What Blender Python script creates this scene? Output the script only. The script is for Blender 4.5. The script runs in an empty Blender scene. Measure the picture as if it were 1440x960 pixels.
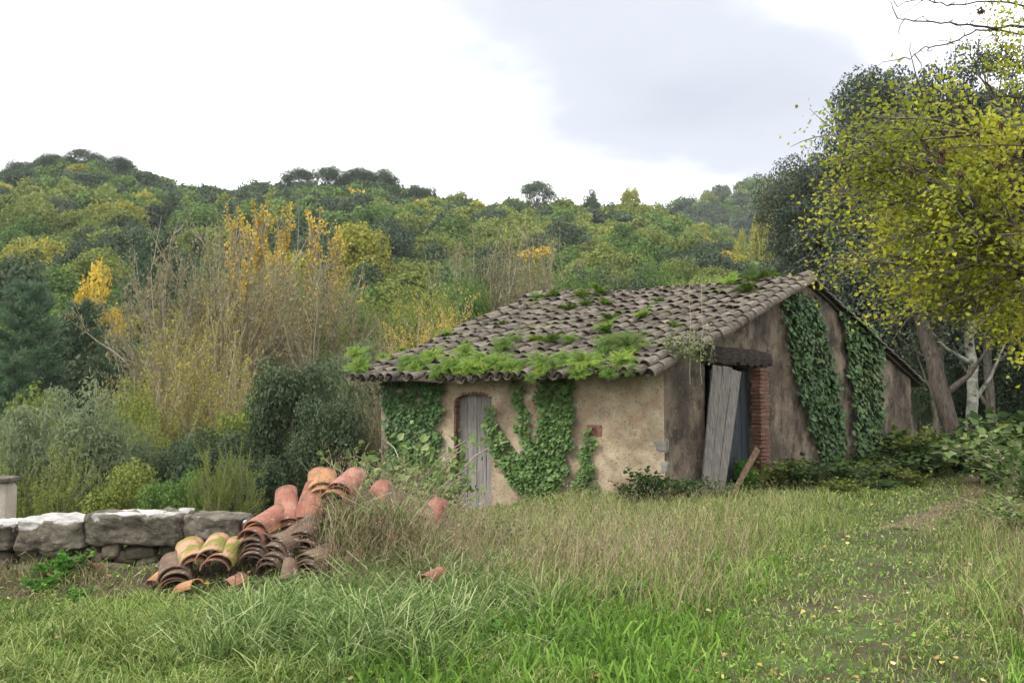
import bpy, math, random
import numpy as np
from mathutils import Vector, Matrix, noise as mnoise
rng = np.random.default_rng(11)
random.seed(5)
S = bpy.context.scene
COL = S.collection
PI = math.pi

# ------------------------------------------------------------------ camera
F = 1300.0                       # focal length in pixels of a 1440 wide picture
HOR = 573.0
PITCH = math.atan((HOR - 480) / F)
EYE = np.array([0.0, 0.0, 1.6])
cam = bpy.data.cameras.new('camera')
cam.sensor_width = 36
cam.lens = 36 * F / 1440
cam.clip_start = 0.1
cam.clip_end = 6000
camo = bpy.data.objects.new('camera', cam)
COL.objects.link(camo)
camo.location = EYE
camo.rotation_euler = (PI / 2 + PITCH, 0, 0)
S.camera = camo

# ------------------------------------------------------------------ world
SUN_EL = math.radians(48)
SUN_AZ = math.radians(-118)      # from +Y towards +X
W = bpy.data.worlds.new('World')
S.world = W
W.use_nodes = True
nt = W.node_tree
nt.nodes.clear()
def N(t, typ, **kw):
    n = t.nodes.new(typ)
    for k, v in kw.items():
        setattr(n, k, v)
    return n
def mathn(t, op, a, b=None, clamp=False):
    n = N(t, 'ShaderNodeMath', operation=op, use_clamp=clamp)
    for i, q in enumerate((a, b)):
        if q is None: continue
        if isinstance(q, (int, float)): n.inputs[i].default_value = q
        else: t.links.new(q, n.inputs[i])
    return n.outputs[0]
def ramp(t, fac, stops, interp='LINEAR'):
    n = N(t, 'ShaderNodeValToRGB')
    cr = n.color_ramp
    cr.interpolation = interp
    while len(cr.elements) < len(stops): cr.elements.new(0.5)
    for e, (p, c) in zip(cr.elements, stops):
        e.position = p
        e.color = (c[0], c[1], c[2], 1) if not isinstance(c, (int, float)) else (c, c, c, 1)
    t.links.new(fac, n.inputs[0])
    return n.outputs[0]
out = N(nt, 'ShaderNodeOutputWorld')
bg = N(nt, 'ShaderNodeBackground')
sky = N(nt, 'ShaderNodeTexSky', sky_type='NISHITA', sun_disc=False)
sky.sun_elevation = SUN_EL
sky.sun_rotation = SUN_AZ
bg.inputs[1].default_value = 0.1
tc = N(nt, 'ShaderNodeTexCoord')
sep = N(nt, 'ShaderNodeSeparateXYZ')
nt.links.new(tc.outputs['Generated'], sep.inputs[0])
# flat cloud deck: direction projected on a plane overhead, so cloud shapes flatten to the horizon
zz = mathn(nt, 'MAXIMUM', sep.outputs[2], 0.0)
den = mathn(nt, 'ADD', zz, 0.16)
comb = N(nt, 'ShaderNodeCombineXYZ')
nt.links.new(mathn(nt, 'DIVIDE', sep.outputs[0], den), comb.inputs[0])
nt.links.new(mathn(nt, 'DIVIDE', sep.outputs[1], den), comb.inputs[1])
n1 = N(nt, 'ShaderNodeTexNoise')
n1.inputs['Scale'].default_value = 1.1
n1.inputs['Detail'].default_value = 6
n1.inputs['Roughness'].default_value = 0.5
mp = N(nt, 'ShaderNodeMapping')
mp.inputs['Location'].default_value = (0.0, 0.0, 3.0)
nt.links.new(comb.outputs[0], mp.inputs[0])
nt.links.new(mp.outputs[0], n1.inputs['Vector'])
# one broad grey cloud bank ahead and to the right
vd = N(nt, 'ShaderNodeVectorMath', operation='DISTANCE')
mp2 = N(nt, 'ShaderNodeMapping')
mp2.inputs['Scale'].default_value = (.78, .9, 1)
nt.links.new(comb.outputs[0], mp2.inputs[0])
nt.links.new(mp2.outputs[0], vd.inputs[0])
vd.inputs[1].default_value = (0.36 * .78, 1.93 * .9, 0)
blob = mathn(nt, 'SUBTRACT', 1.0, mathn(nt, 'MULTIPLY', vd.outputs['Value'], 1.55), clamp=True)
cl = mathn(nt, 'ADD', mathn(nt, 'MULTIPLY', n1.outputs[0], 1.35), mathn(nt, 'MULTIPLY', blob, 0.62))
ccol = ramp(nt, mathn(nt, 'SUBTRACT', cl, 0.52), [(0.14, (12.0, 12.0, 12.1)), (0.28, (5.6, 5.7, 5.95)), (0.46, (3.55, 3.7, 4.05)), (0.85, (2.9, 3.05, 3.45))], 'EASE')
mixc = N(nt, 'ShaderNodeMix', data_type='RGBA')
mixc.inputs[0].default_value = 0.94
nt.links.new(sky.outputs[0], mixc.inputs[6])
nt.links.new(ccol, mixc.inputs[7])
nt.links.new(mixc.outputs[2], bg.inputs[0])
nt.links.new(bg.outputs[0], out.inputs[0])

sun = bpy.data.lights.new('sun', 'SUN')
sun.energy = 1.5
sun.angle = math.radians(18)
sun.color = (1.0, 0.96, 0.9)
suno = bpy.data.objects.new('sun', sun)
COL.objects.link(suno)
sd = Vector((math.sin(SUN_AZ) * math.cos(SUN_EL), math.cos(SUN_AZ) * math.cos(SUN_EL), math.sin(SUN_EL)))
suno.rotation_euler = sd.to_track_quat('Z', 'Y').to_euler()
S.view_settings.view_transform = 'Standard'
S.view_settings.look = 'None'
S.view_settings.exposure = 1.22
S.view_settings.gamma = 1.0
S.view_settings.use_curve_mapping = False

# ------------------------------------------------------------------ geometry helpers
def ray(px, py):
    fw = np.array([0, math.cos(PITCH), math.sin(PITCH)])
    up = np.array([0, -math.sin(PITCH), math.cos(PITCH)])
    return fw * F + np.array([1.0, 0, 0]) * (px - 720) + up * (480 - py)
def at(px, py, Y):
    r = ray(px, py)
    return EYE + r * (Y / r[1])
def onplane(px, py, P0, n):
    r = ray(px, py)
    return EYE + r * (np.dot(np.array(P0) - EYE, n) / np.dot(r, n))
def gnd(px, py, z=0.0):
    return onplane(px, py, (0, 0, z), np.array([0, 0, 1.0]))
def sstep(x, a, b):
    t = np.clip((np.asarray(x, float) - a) / (b - a), 0, 1)
    return t * t * (3 - 2 * t)
def nrm(v):
    v = np.asarray(v, float)
    return v / np.maximum(np.linalg.norm(v, axis=-1, keepdims=True), 1e-9)
def rot_noise(x, y, s=1.0):
    return (np.sin(x * 1.3 * s + 0.7) * np.cos(y * 1.7 * s + 1.9) + 0.5 * np.sin(x * 3.1 * s + y * 2.3 * s) + 0.35 * np.sin(x * 6.7 * s - y * 5.9 * s + 2)) / 1.85

class Acc:
    """collects vertices and faces, then links them as one mesh"""
    def __init__(s):
        s.V = []; s.F = []; s.v = []; s.m = []; s.n = 0; s.sm = []
    def add(s, V, Fc, v=0.5, m=0, smooth=False):
        V = np.asarray(V, float).reshape(-1, 3); Fc = np.asarray(Fc, int)
        s.V.append(V); s.F.append(Fc + s.n); s.n += len(V)
        k = len(Fc)
        s.v.append(np.broadcast_to(np.asarray(v, float), (k,)).copy())
        s.m.append(np.full(k, m, int)); s.sm.append(np.full(k, smooth, bool))
    def mesh(s, name, mats):
        me = bpy.data.meshes.new(name)
        V = np.concatenate(s.V)
        me.vertices.add(len(V)); me.vertices.foreach_set('co', V.ravel().astype(np.float32))
        tot = np.concatenate([np.full(len(f), f.shape[1]) for f in s.F])
        idx = np.concatenate([f.ravel() for f in s.F])
        me.loops.add(len(idx)); me.loops.foreach_set('vertex_index', idx.astype(np.int32))
        me.polygons.add(len(tot))
        me.polygons.foreach_set('loop_start', np.concatenate([[0], np.cumsum(tot)[:-1]]).astype(np.int32))
        me.polygons.foreach_set('material_index', np.concatenate(s.m).astype(np.int32))
        me.polygons.foreach_set('use_smooth', np.concatenate(s.sm))
        at_ = me.attributes.new('v', 'FLOAT', 'FACE')
        at_.data.foreach_set('value', np.concatenate(s.v).astype(np.float32))
        me.update(calc_edges=True)
        for m_ in (mats if isinstance(mats, (list, tuple)) else [mats]):
            me.materials.append(m_)
        return me
def obj(name, me, parent=None, loc=None, label=None, cat=None, group=None, kind=None):
    o = bpy.data.objects.new(name, me)
    COL.objects.link(o)
    if parent is not None: o.parent = parent
    if loc is not None: o.location = [float(q) for q in loc]
    if label: o['label'] = label
    if cat: o['category'] = cat
    if group: o['group'] = group
    if kind: o['kind'] = kind
    return o
def thing(name, label, cat, loc=(0, 0, 0), rz=0, group=None):
    o = obj(name, None, None, loc, label, cat, group)
    o.rotation_euler = (0, 0, rz)
    return o
def leaves(acc, P, Nn, L, Wd, v, m=0, tdir=None, fold=0.12, hexa=False):
    n = len(P)
    Nn = nrm(Nn)
    r = rng.normal(size=(n, 3))
    if tdir is not None: r = r * 0.5 + np.asarray(tdir)
    T = nrm(r - Nn * np.sum(r * Nn, 1)[:, None])
    B = np.cross(Nn, T)
    L = np.broadcast_to(L, (n,))[:, None]; Wd = np.broadcast_to(Wd, (n,))[:, None]
    up = Nn * (L * fold)
    if hexa:
        pts = [P, P + T * L * .18 + B * Wd * .5 + up, P + T * L * .55 + B * Wd * .42 + up, P + T * L, P + T * L * .55 - B * Wd * .42 + up, P + T * L * .18 - B * Wd * .5 + up]
        V = np.stack(pts, 1).reshape(-1, 3); b = np.arange(n)[:, None] * 6
        acc.add(V, np.concatenate([b + [0, 1, 2, 3], b + [0, 3, 4, 5]]), np.concatenate([v, v]) if np.ndim(v) else v, m)
    else:
        V = np.stack([P, P + T * L * .45 + B * Wd * .5 + up, P + T * L, P + T * L * .45 - B * Wd * .5 + up], 1).reshape(-1, 3)
        acc.add(V, np.arange(n)[:, None] * 4 + [0, 1, 2, 3], v, m)
def tube(acc, pts, rad, sides=5, m=0, v=0.5, cap=False):
    pts = np.asarray(pts, float); k = len(pts)
    rad = np.broadcast_to(rad, (k,))
    d = np.gradient(pts, axis=0); d = nrm(d)
    ref = np.array([0.0, 0, 1]) if abs(d[0][2]) < .9 else np.array([1.0, 0, 0])
    A = nrm(np.cross(d, ref)); B = np.cross(d, A)
    an = np.arange(sides) * 2 * PI / sides
    V = pts[:, None] + rad[:, None, None] * (np.cos(an)[None, :, None] * A[:, None] + np.sin(an)[None, :, None] * B[:, None])
    i = np.arange(k - 1)[:, None] * sides; j = np.arange(sides)[None]; j2 = (j + 1) % sides
    Fq = np.stack([i + j, i + j2, i + sides + j2, i + sides + j], -1).reshape(-1, 4)
    acc.add(V.reshape(-1, 3), Fq, v, m, smooth=sides > 4)
    if cap:
        acc.add(V[-1], np.array([[0] + [q for q in range(1, sides)]]), v, m)
def grow(acc, p, d, L, r, lvl, spec, tips, m=0):
    """recursive limb; spec: per level (children, spread, length ratio, upward pull, wiggle, sides)"""
    nchild, spread, ratio, up, wig, sides = spec[lvl]
    n = 5 if lvl == 0 else (4 if lvl < 3 else 3)
    pts = [p.copy()]; dirs = [d]
    for _ in range(n):
        d = nrm(d + rng.normal(size=3) * wig + np.array([0, 0, up]))
        p = p + d * L / n
        pts.append(p.copy()); dirs.append(d)
    last = lvl == len(spec) - 1
    tube(acc, pts, np.linspace(r, r * (.25 if last else .55), n + 1), sides, m, rng.random())
    if last:
        tips.append((np.array(pts), d)); return
    for c in range(nchild):
        t = (1.0 if c == 0 else (0.25 + 0.75 * rng.random())) * n
        i = min(int(t), n - 1); f = t - i
        q = pts[i] * (1 - f) + pts[i + 1] * f
        dd = dirs[min(i + 1, n)]
        side = rng.normal(size=3); side = nrm(side - dd * side.dot(dd))
        nd = nrm(dd + side * spread * (.35 if c == 0 else (.6 + .7 * rng.random())))
        grow(acc, q, nd, L * ratio * (.75 + .5 * rng.random()), r * (.6 if c == 0 else .45), lvl + 1, spec, tips, m)
def tipleaves(acc, tips, per, spread, L, Wd, m, keep=1.0, flat=0.3, hexa=False, vfun=None):
    P = []; 
    for pts, d in tips:
        if rng.random() > keep: continue
        k = rng.poisson(per)
        if k == 0: continue
        t = rng.random(k) ** .7 * (len(pts) - 1.001)
        i = t.astype(int); f = (t - i)[:, None]
        P.append(pts[i] * (1 - f) + pts[i + 1] * f + rng.normal(size=(k, 3)) * spread)
    P = np.concatenate(P)
    n = len(P)
    Nn = rng.normal(size=(n, 3)) * .7 + np.array([0, 0, flat])
    v = rng.random(n)
    if vfun is not None: v = np.clip(vfun(P) + (v - .5) * .6, 0, 1)
    leaves(acc, P, Nn, L * (.65 + .6 * rng.random(n)), Wd * (.65 + .6 * rng.random(n)), v, m, hexa=hexa)
def box(acc, c, sx, sy, sz, X=(1, 0, 0), Y=(0, 1, 0), Z=(0, 0, 1), v=0.5, m=0, jit=0.0):
    c = np.asarray(c, float); X, Y, Z = map(lambda q: np.asarray(q, float), (X, Y, Z))
    V = [c + X * sx * a + Y * sy * b + Z * sz * d for d in (-.5, .5) for b in (-.5, .5) for a in (-.5, .5)]
    V = np.array(V) + rng.normal(size=(8, 3)) * jit
    acc.add(V, [[0, 2, 3, 1], [4, 5, 7, 6], [0, 1, 5, 4], [2, 6, 7, 3], [0, 4, 6, 2], [1, 3, 7, 5]], v, m)
def displace(V, amp, sc, seed=0.0, n=None):
    out_ = V.copy()
    for i, p in enumerate(V):
        q = Vector((p[0] * sc + seed, p[1] * sc + seed * 1.7, p[2] * sc - seed))
        if n is None:
            out_[i] += np.array(mnoise.noise_vector(q)) * amp
        else:
            out_[i] += n * (mnoise.noise(q) + .5 * mnoise.noise(q * 2.7)) * amp
    return out_
def rock_mesh(name, sx, sy, sz, mat, seed, rough=.12, sub=5, power=4.0):
    """rounded irregular block"""
    acc = Acc(); k = sub + 1
    g = np.linspace(-1, 1, k)
    A, B = np.meshgrid(g, g, indexing='ij')
    for ax in range(3):
        for sg in (-1, 1):
            P = np.zeros((k, k, 3)); P[..., ax] = sg; P[..., (ax + 1) % 3] = A * sg; P[..., (ax + 2) % 3] = B
            P = P.reshape(-1, 3)
            ln = (np.abs(P) ** power).sum(1) ** (1 / power)
            P = P / ln[:, None]
            P = P * (np.array([sx, sy, sz]) / 2)
            P = displace(P, rough * min(sx, sy, sz) * 1.6, 2.6 / max(.15, (sx * sy * sz) ** (1 / 3)) * .5, seed)
            P = displace(P, rough * .5 * min(sx, sy, sz), 3.5 / max(.15, (sx * sy * sz) ** (1 / 3)), seed + 9)
            if sub > 9: P = displace(P, .022, 9, seed + 3); P = displace(P, .012, 24, seed + 5)
            i = np.arange(sub)[:, None] * k + np.arange(sub)[None]
            acc.add(P, np.stack([i, i + k, i + k + 1, i + 1], -1).reshape(-1, 4), .5, 0, False)
    me = acc.mesh(name, mat)
    return me

# ------------------------------------------------------------------ materials
def material(name, cols, scale=4.0, wn=1.0, wv=0.0, wr=0.0, rough=.85, bump=0.0, bscale=30.0, trans=0.0, spec=.25,
             stretch=(1, 1, 1), detail=8, contrast=(.32, .68), extra=None, coords='Object', tcol=None, dist=0.0):
    m = bpy.data.materials.new(name); m.use_nodes = True
    t = m.node_tree; t.nodes.clear()
    o = N(t, 'ShaderNodeOutputMaterial'); b = N(t, 'ShaderNodeBsdfPrincipled')
    b.inputs['Roughness'].default_value = rough
    b.inputs['Specular IOR Level'].default_value = spec
    tcn = N(t, 'ShaderNodeTexCoord'); mpn = N(t, 'ShaderNodeMapping')
    mpn.inputs['Scale'].default_value = stretch
    t.links.new(tcn.outputs[coords], mpn.inputs[0])
    oi = N(t, 'ShaderNodeObjectInfo')
    fac = None
    if wn:
        n = N(t, 'ShaderNodeTexNoise'); n.inputs['Scale'].default_value = scale; n.inputs['Detail'].default_value = detail
        n.inputs['Roughness'].default_value = .6; n.inputs['Distortion'].default_value = dist
        if coords == 'Object':
            va = N(t, 'ShaderNodeVectorMath', operation='ADD'); t.links.new(mpn.outputs[0], va.inputs[0])
            vs = N(t, 'ShaderNodeVectorMath', operation='SCALE'); vs.inputs['Scale'].default_value = 37.0
            cx = N(t, 'ShaderNodeCombineXYZ')
            for q in range(3): t.links.new(oi.outputs['Random'], cx.inputs[q])
            t.links.new(cx.outputs[0], vs.inputs[0]); t.links.new(vs.outputs[0], va.inputs[1]); t.links.new(va.outputs[0], n.inputs['Vector'])
        else: t.links.new(mpn.outputs[0], n.inputs['Vector'])
        mr = N(t, 'ShaderNodeMapRange'); mr.inputs[1].default_value, mr.inputs[2].default_value = contrast
        t.links.new(n.outputs[0], mr.inputs[0])
        fac = mathn(t, 'MULTIPLY', mr.outputs[0], wn)
    if wv:
        a = N(t, 'ShaderNodeAttribute', attribute_name='v')
        q = mathn(t, 'MULTIPLY', a.outputs['Fac'], wv); fac = q if fac is None else mathn(t, 'ADD', fac, q)
    if wr:
        q = mathn(t, 'MULTIPLY', oi.outputs['Random'], wr); fac = q if fac is None else mathn(t, 'ADD', fac, q)
    k = len(cols)
    col = ramp(t, fac, [(i / (k - 1), c) for i, c in enumerate(cols)])
    if extra: col = extra(t, col, tcn, mpn)
    t.links.new(col, b.inputs['Base Color'])
    if bump:
        bn = N(t, 'ShaderNodeTexNoise'); bn.inputs['Scale'].default_value = bscale; bn.inputs['Detail'].default_value = 6
        t.links.new(mpn.outputs[0], bn.inputs['Vector'])
        bp = N(t, 'ShaderNodeBump'); bp.inputs['Strength'].default_value = bump; bp.inputs['Distance'].default_value = .02
        t.links.new(bn.outputs[0], bp.inputs['Height']); t.links.new(bp.outputs[0], b.inputs['Normal'])
    sh = b.outputs[0]
    if trans:
        tr = N(t, 'ShaderNodeBsdfTranslucent'); t.links.new(col, tr.inputs[0])
        mx = N(t, 'ShaderNodeMixShader'); mx.inputs[0].default_value = trans
        t.links.new(sh, mx.inputs[1]); t.links.new(tr.outputs[0], mx.inputs[2]); sh = mx.outputs[0]
    t.links.new(sh, o.inputs[0])
    return m
def overlay(color, scale, lo, hi, stretch=(1, 1, 1), seed=0.0, amount=1.0, coords='Object', vor=False):
    """mix in a second colour where another noise is high"""
    def f(t, col, tcn, mpn):
        mm = N(t, 'ShaderNodeMapping'); mm.inputs['Scale'].default_value = stretch; mm.inputs['Location'].default_value = (seed, seed * 1.3, seed * .7)
        t.links.new(tcn.outputs[coords], mm.inputs[0])
        n = N(t, 'ShaderNodeTexNoise'); n.inputs['Scale'].default_value = scale; n.inputs['Detail'].default_value = 7; n.inputs['Roughness'].default_value = .62
        t.links.new(mm.outputs[0], n.inputs['Vector'])
        mr = N(t, 'ShaderNodeMapRange'); mr.inputs[1].default_value = lo; mr.inputs[2].default_value = hi; mr.inputs[4].default_value = amount
        t.links.new(n.outputs[0], mr.inputs[0])
        mx = N(t, 'ShaderNodeMix', data_type='RGBA'); t.links.new(mr.outputs[0], mx.inputs[0]); t.links.new(col, mx.inputs[6])
        mx.inputs[7].default_value = (*color, 1)
        return mx.outputs[2]
    return f
def chain(*fs):
    def f(t, col, a, b):
        for g_ in fs: col = g_(t, col, a, b)
        return col
    return f
def leafmat(name, cols, wv=.65, wr=.35, trans=.3, rough=.6):
    return material(name, cols, wn=0, wv=wv, wr=wr, trans=trans, rough=rough, spec=.2)

MT = {}
MT['bark'] = material('bark', [(.05, .04, .03), (.13, .11, .085), (.2, .18, .15)], scale=6, stretch=(3, 3, .6), bump=.6, bscale=25)
MT['dark_bark'] = material('dark_bark', [(.03, .024, .018), (.07, .055, .042), (.11, .09, .07)], scale=6, stretch=(3, 3, .6), bump=.6, bscale=25)
MT['pale_bark'] = material('pale_bark', [(.12, .12, .09), (.3, .29, .24), (.42, .41, .35)], scale=5, stretch=(1, 1, 1), bump=.4, bscale=25, extra=overlay((.09, .12, .05), 6, .5, .62))
MT['twig'] = material('twig', [(.17, .14, .1), (.28, .24, .17), (.38, .33, .25)], wn=0, wv=.8, wr=.2)
MT['dark_twig'] = material('dark_twig', [(.04, .03, .025), (.09, .07, .055)], wn=0, wv=1)
G_DARK = [(.038, .06, .03), (.07, .102, .048), (.11, .15, .075)]
G_MID = [(.062, .11, .026), (.115, .19, .042), (.175, .26, .062)]
G_OLIVE = [(.1, .135, .03), (.18, .22, .045), (.26, .29, .065)]
G_YEL = [(.16, .18, .03), (.29, .29, .045), (.44, .4, .07)]
G_ORA = [(.36, .24, .03), (.56, .4, .045), (.7, .54, .09)]
G_TAN = [(.13, .125, .06), (.2, .185, .09), (.29, .26, .13)]
G_PALE = [(.11, .145, .07), (.19, .235, .12), (.29, .33, .19)]
G_PINE = [(.045, .085, .042), (.08, .14, .07), (.13, .2, .1)]
for k_, c_ in dict(dark=G_DARK, mid=G_MID, olive=G_OLIVE, yellow=G_YEL, orange=G_ORA, tan=G_TAN, pale=G_PALE, pine=G_PINE).items():
    MT['leaf_' + k_] = leafmat(k_ + '_foliage', c_)

# ------------------------------------------------------------------ house frame
g = np.array([.706, .708, 0.0])                  # along the gable wall, away from the camera
w = nrm(np.array([-.9, .437, 0.0]))              # along the front wall, to the left
C1 = np.array([2.59, 15.8, 0.0])
GW, FL = 10.5, 5.75
nf = np.array([-w[1], w[0], 0.0]); nf = nf if nf[1] < 0 else -nf     # outward normals
ng = np.array([g[1], -g[0], 0.0])
C2 = C1 + g * GW; C3 = C1 + w * FL; C4 = C2 + w * FL
EAVE, APEX, APT = 2.30, 4.22, 5.1
SL = (APEX - EAVE) / APT
SR = (APEX - EAVE) / (GW - APT)
OV = .55

# ------------------------------------------------------------------ terrain
rp = np.array([[-400, 330], [-200, 280], [0, 236], [60, 222], [120, 220], [170, 232], [230, 252], [300, 262], [370, 256], [430, 243], [530, 243], [575, 262], [640, 274],
               [690, 282], [750, 278], [820, 286], [915, 286], [980, 310], [1040, 338], [1110, 370], [1300, 400], [1700, 430]], float)
r2 = np.array([[-400, 400], [700, 330], [850, 306], [900, 297], [950, 287], [1010, 270], [1080, 250], [1200, 222], [1440, 190], [1800, 200]], float)
RD, RD2 = 215.0, 430.0
def H(x, y):
    x = np.asarray(x, float); y = np.asarray(y, float)
    xe = -3.0 + np.maximum(0, y - 21) * .5
    d = np.minimum(y - 9.7, xe - x)
    base = -.42 * sstep(-x, -1.2, 1.2) * sstep(y, 10, 14.5) + .04 * rot_noise(x, y, .35)
    base = base - .25 * sstep(d, -1.2, 0) * sstep(y, 9.8, 12)
    base = base + .25 * sstep(x, 9.5, 14)
    drop = -4.2 * sstep(d, 0, 12) - .05 * np.clip(d - 10, 0, 20)
    z = base + drop
    yy = np.maximum(y, 1.0)
    p = 720 + F * x / yy
    zr = (573 - np.interp(p, rp[:, 0], rp[:, 1])) / F * RD + 1.6 - 8.0
    s = np.clip((yy - 48) / (RD - 48), 0, 1)
    hill = -5.5 + (zr + 5.5) * (s ** 1.12)
    hill = np.where(yy > RD, zr - (yy - RD) * .35, hill)
    zr2 = (573 - np.interp(p, r2[:, 0], r2[:, 1])) / F * RD2 + 1.6 - 8.0
    s2 = np.clip((yy - 240) / (RD2 - 240), 0, 1)
    hill2 = -20 + (zr2 + 20) * s2 ** 1.05
    hill2 = np.where(yy > RD2, zr2 - (yy - RD2) * .12, hill2)
    hill = np.maximum(hill, hill2) + 1.2 * rot_noise(x, y, .05)
    m = sstep(y, 42, 60)
    return z * (1 - m) + np.where(m > 0, np.maximum(hill, -8), 0) * m
an = np.linspace(-PI, PI, 433)
rr = np.concatenate([[0.0], np.geomspace(.5, 60, 110), np.linspace(62, 480, 100), np.geomspace(500, 4000, 12)])
AA, RR = np.meshgrid(an, rr, indexing='ij')
X_ = np.sin(AA) * RR; Y_ = np.cos(AA) * RR
Z_ = H(X_, Y_)
acc = Acc()
k = len(rr)
i = np.arange(len(an) - 1)[:, None] * k + np.arange(k - 1)[None]
acc.add(np.stack([X_, Y_, Z_], -1).reshape(-1, 3), np.stack([i, i + k, i + k + 1, i + 1], -1).reshape(-1, 4), .5, 0, True)
m_ground = material('soil_and_turf', [(.03, .026, .014), (.06, .055, .025), (.06, .085, .025), (.1, .12, .04)], scale=2.2, bump=.8, bscale=14, coords='Object', detail=10,
                    extra=overlay((.075, .055, .035), .9, .5, .66))
obj('ground', acc.mesh('ground', m_ground), kind='structure')

# trodden path: a bare strip a little above the soil
PATH = np.array([gnd(1190, 1010)[:2], gnd(1215, 900)[:2], gnd(1225, 820)[:2], gnd(1248, 775)[:2], gnd(1270, 745)[:2], gnd(1318, 718)[:2], gnd(1360, 702)[:2], gnd(1378, 690)[:2], gnd(1372, 672)[:2]])
def dpath(x, y):
    P = np.stack([x, y], -1); best = np.full(np.shape(x), 1e9)
    for a, b in zip(PATH[:-1], PATH[1:]):
        ab = b - a; t = np.clip(((P - a) @ ab) / ab.dot(ab), 0, 1)
        best = np.minimum(best, np.linalg.norm(P - (a + t[..., None] * ab), axis=-1))
    return best
def polyw(pts, z=0.0):
    return np.array([gnd(a, b, z)[:2] for a, b in pts])
def inpoly(x, y, poly):
    c = np.zeros(np.shape(x), bool); j = len(poly) - 1
    for i_ in range(len(poly)):
        xi, yi = poly[i_]; xj, yj = poly[j]
        c ^= ((yi > y) != (yj > y)) & (x < (xj - xi) * (y - yi) / (yj - yi + 1e-12) + xi)
        j = i_
    return c
acc = Acc()
cl_ = [PATH[4]]
for a, b in zip(PATH[4:-1], PATH[5:]):
    for t in np.linspace(0, 1, 12)[1:]: cl_.append(a * (1 - t) + b * t)
cl_ = np.array(cl_); tn = np.gradient(cl_, axis=0); tn = tn / np.linalg.norm(tn, axis=1)[:, None]; nn = np.stack([tn[:, 1], -tn[:, 0]], 1)
ks = 9; off = np.linspace(-1, 1, ks)
rows = []
for i_, (c, n_) in enumerate(zip(cl_, nn)):
    wd = .32 + .12 * math.sin(i_ * 1.1) + .1 * math.sin(i_ * .43)
    q = c + off[:, None] * n_ * wd
    rows.append(np.column_stack([q, H(q[:, 0], q[:, 1]) + .012 - .03 * off ** 4]))
rows = np.array(rows); i = np.arange(len(rows) - 1)[:, None] * ks + np.arange(ks - 1)[None]
acc.add(rows.reshape(-1, 3), np.stack([i, i + ks, i + ks + 1, i + 1], -1).reshape(-1, 4), .5, 0, True)
obj('path', acc.mesh('path', material('bare_earth', [(.07, .05, .032), (.14, .1, .065), (.2, .15, .1)], scale=9, bump=.7, bscale=40)), kind='structure')

# ------------------------------------------------------------------ the old farm building
HB = thing('farm_building', 'old plastered farm building with a sagging clay tile roof, ivy and two decayed wooden doors', 'building', C1)
def hp(me, name, parent=None, **kw):
    """child whose mesh is in world coordinates"""
    me.transform(Matrix.Translation([-float(q) for q in C1]))
    return obj(name, me, parent or HB, **kw)
def slab(acc, P0, d, nrm_, ts, zb, zt, thick, nz, amp=.022, taper=(None, None), v=.5):
    """closed wall piece: bumpy outer skin, flat inner skin, edges joined"""
    nt_ = len(ts)
    out_v = np.zeros((nt_, nz, 3)); in_v = np.zeros((nt_, nz, 3))
    for a, t in enumerate(ts):
        zs = np.linspace(zb(t), zt(t), nz)
        for b, z in enumerate(zs):
            p = P0 + d * t; p = np.array([p[0], p[1], z])
            q = Vector(p * 1.1); dsp = mnoise.noise(q) + .5 * mnoise.noise(q * 2.6) + .35 * mnoise.noise(q * 6.5) + .2 * mnoise.noise(q * 15)
            k_ = 1.0
            if taper[0] is not None: k_ *= min(1, abs(t - taper[0]) / .25)
            out_v[a, b] = p + nrm_ * (dsp * amp * k_)
            in_v[a, b] = p - nrm_ * thick
    V = np.concatenate([out_v.reshape(-1, 3), in_v.reshape(-1, 3)]); o_ = nt_ * nz
    i_ = np.arange(nt_ - 1)[:, None] * nz + np.arange(nz - 1)[None]
    Fo = np.stack([i_, i_ + nz, i_ + nz + 1, i_ + 1], -1).reshape(-1, 4)
    ring = [a * nz for a in range(nt_)] + [(nt_ - 1) * nz + b for b in range(1, nz)] + [a * nz + nz - 1 for a in range(nt_ - 2, -1, -1)] + [b for b in range(nz - 2, 0, -1)]
    ring = np.array(ring); r2_ = np.roll(ring, -1)
    side = np.stack([ring, r2_, r2_ + o_, ring + o_], -1)
    acc.add(V, np.concatenate([Fo, Fo[:, ::-1] + o_, side]), v, 0, False)
def tspan(a, b, step): return np.linspace(a, b, max(2, int(abs(b - a) / step) + 1))

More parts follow.
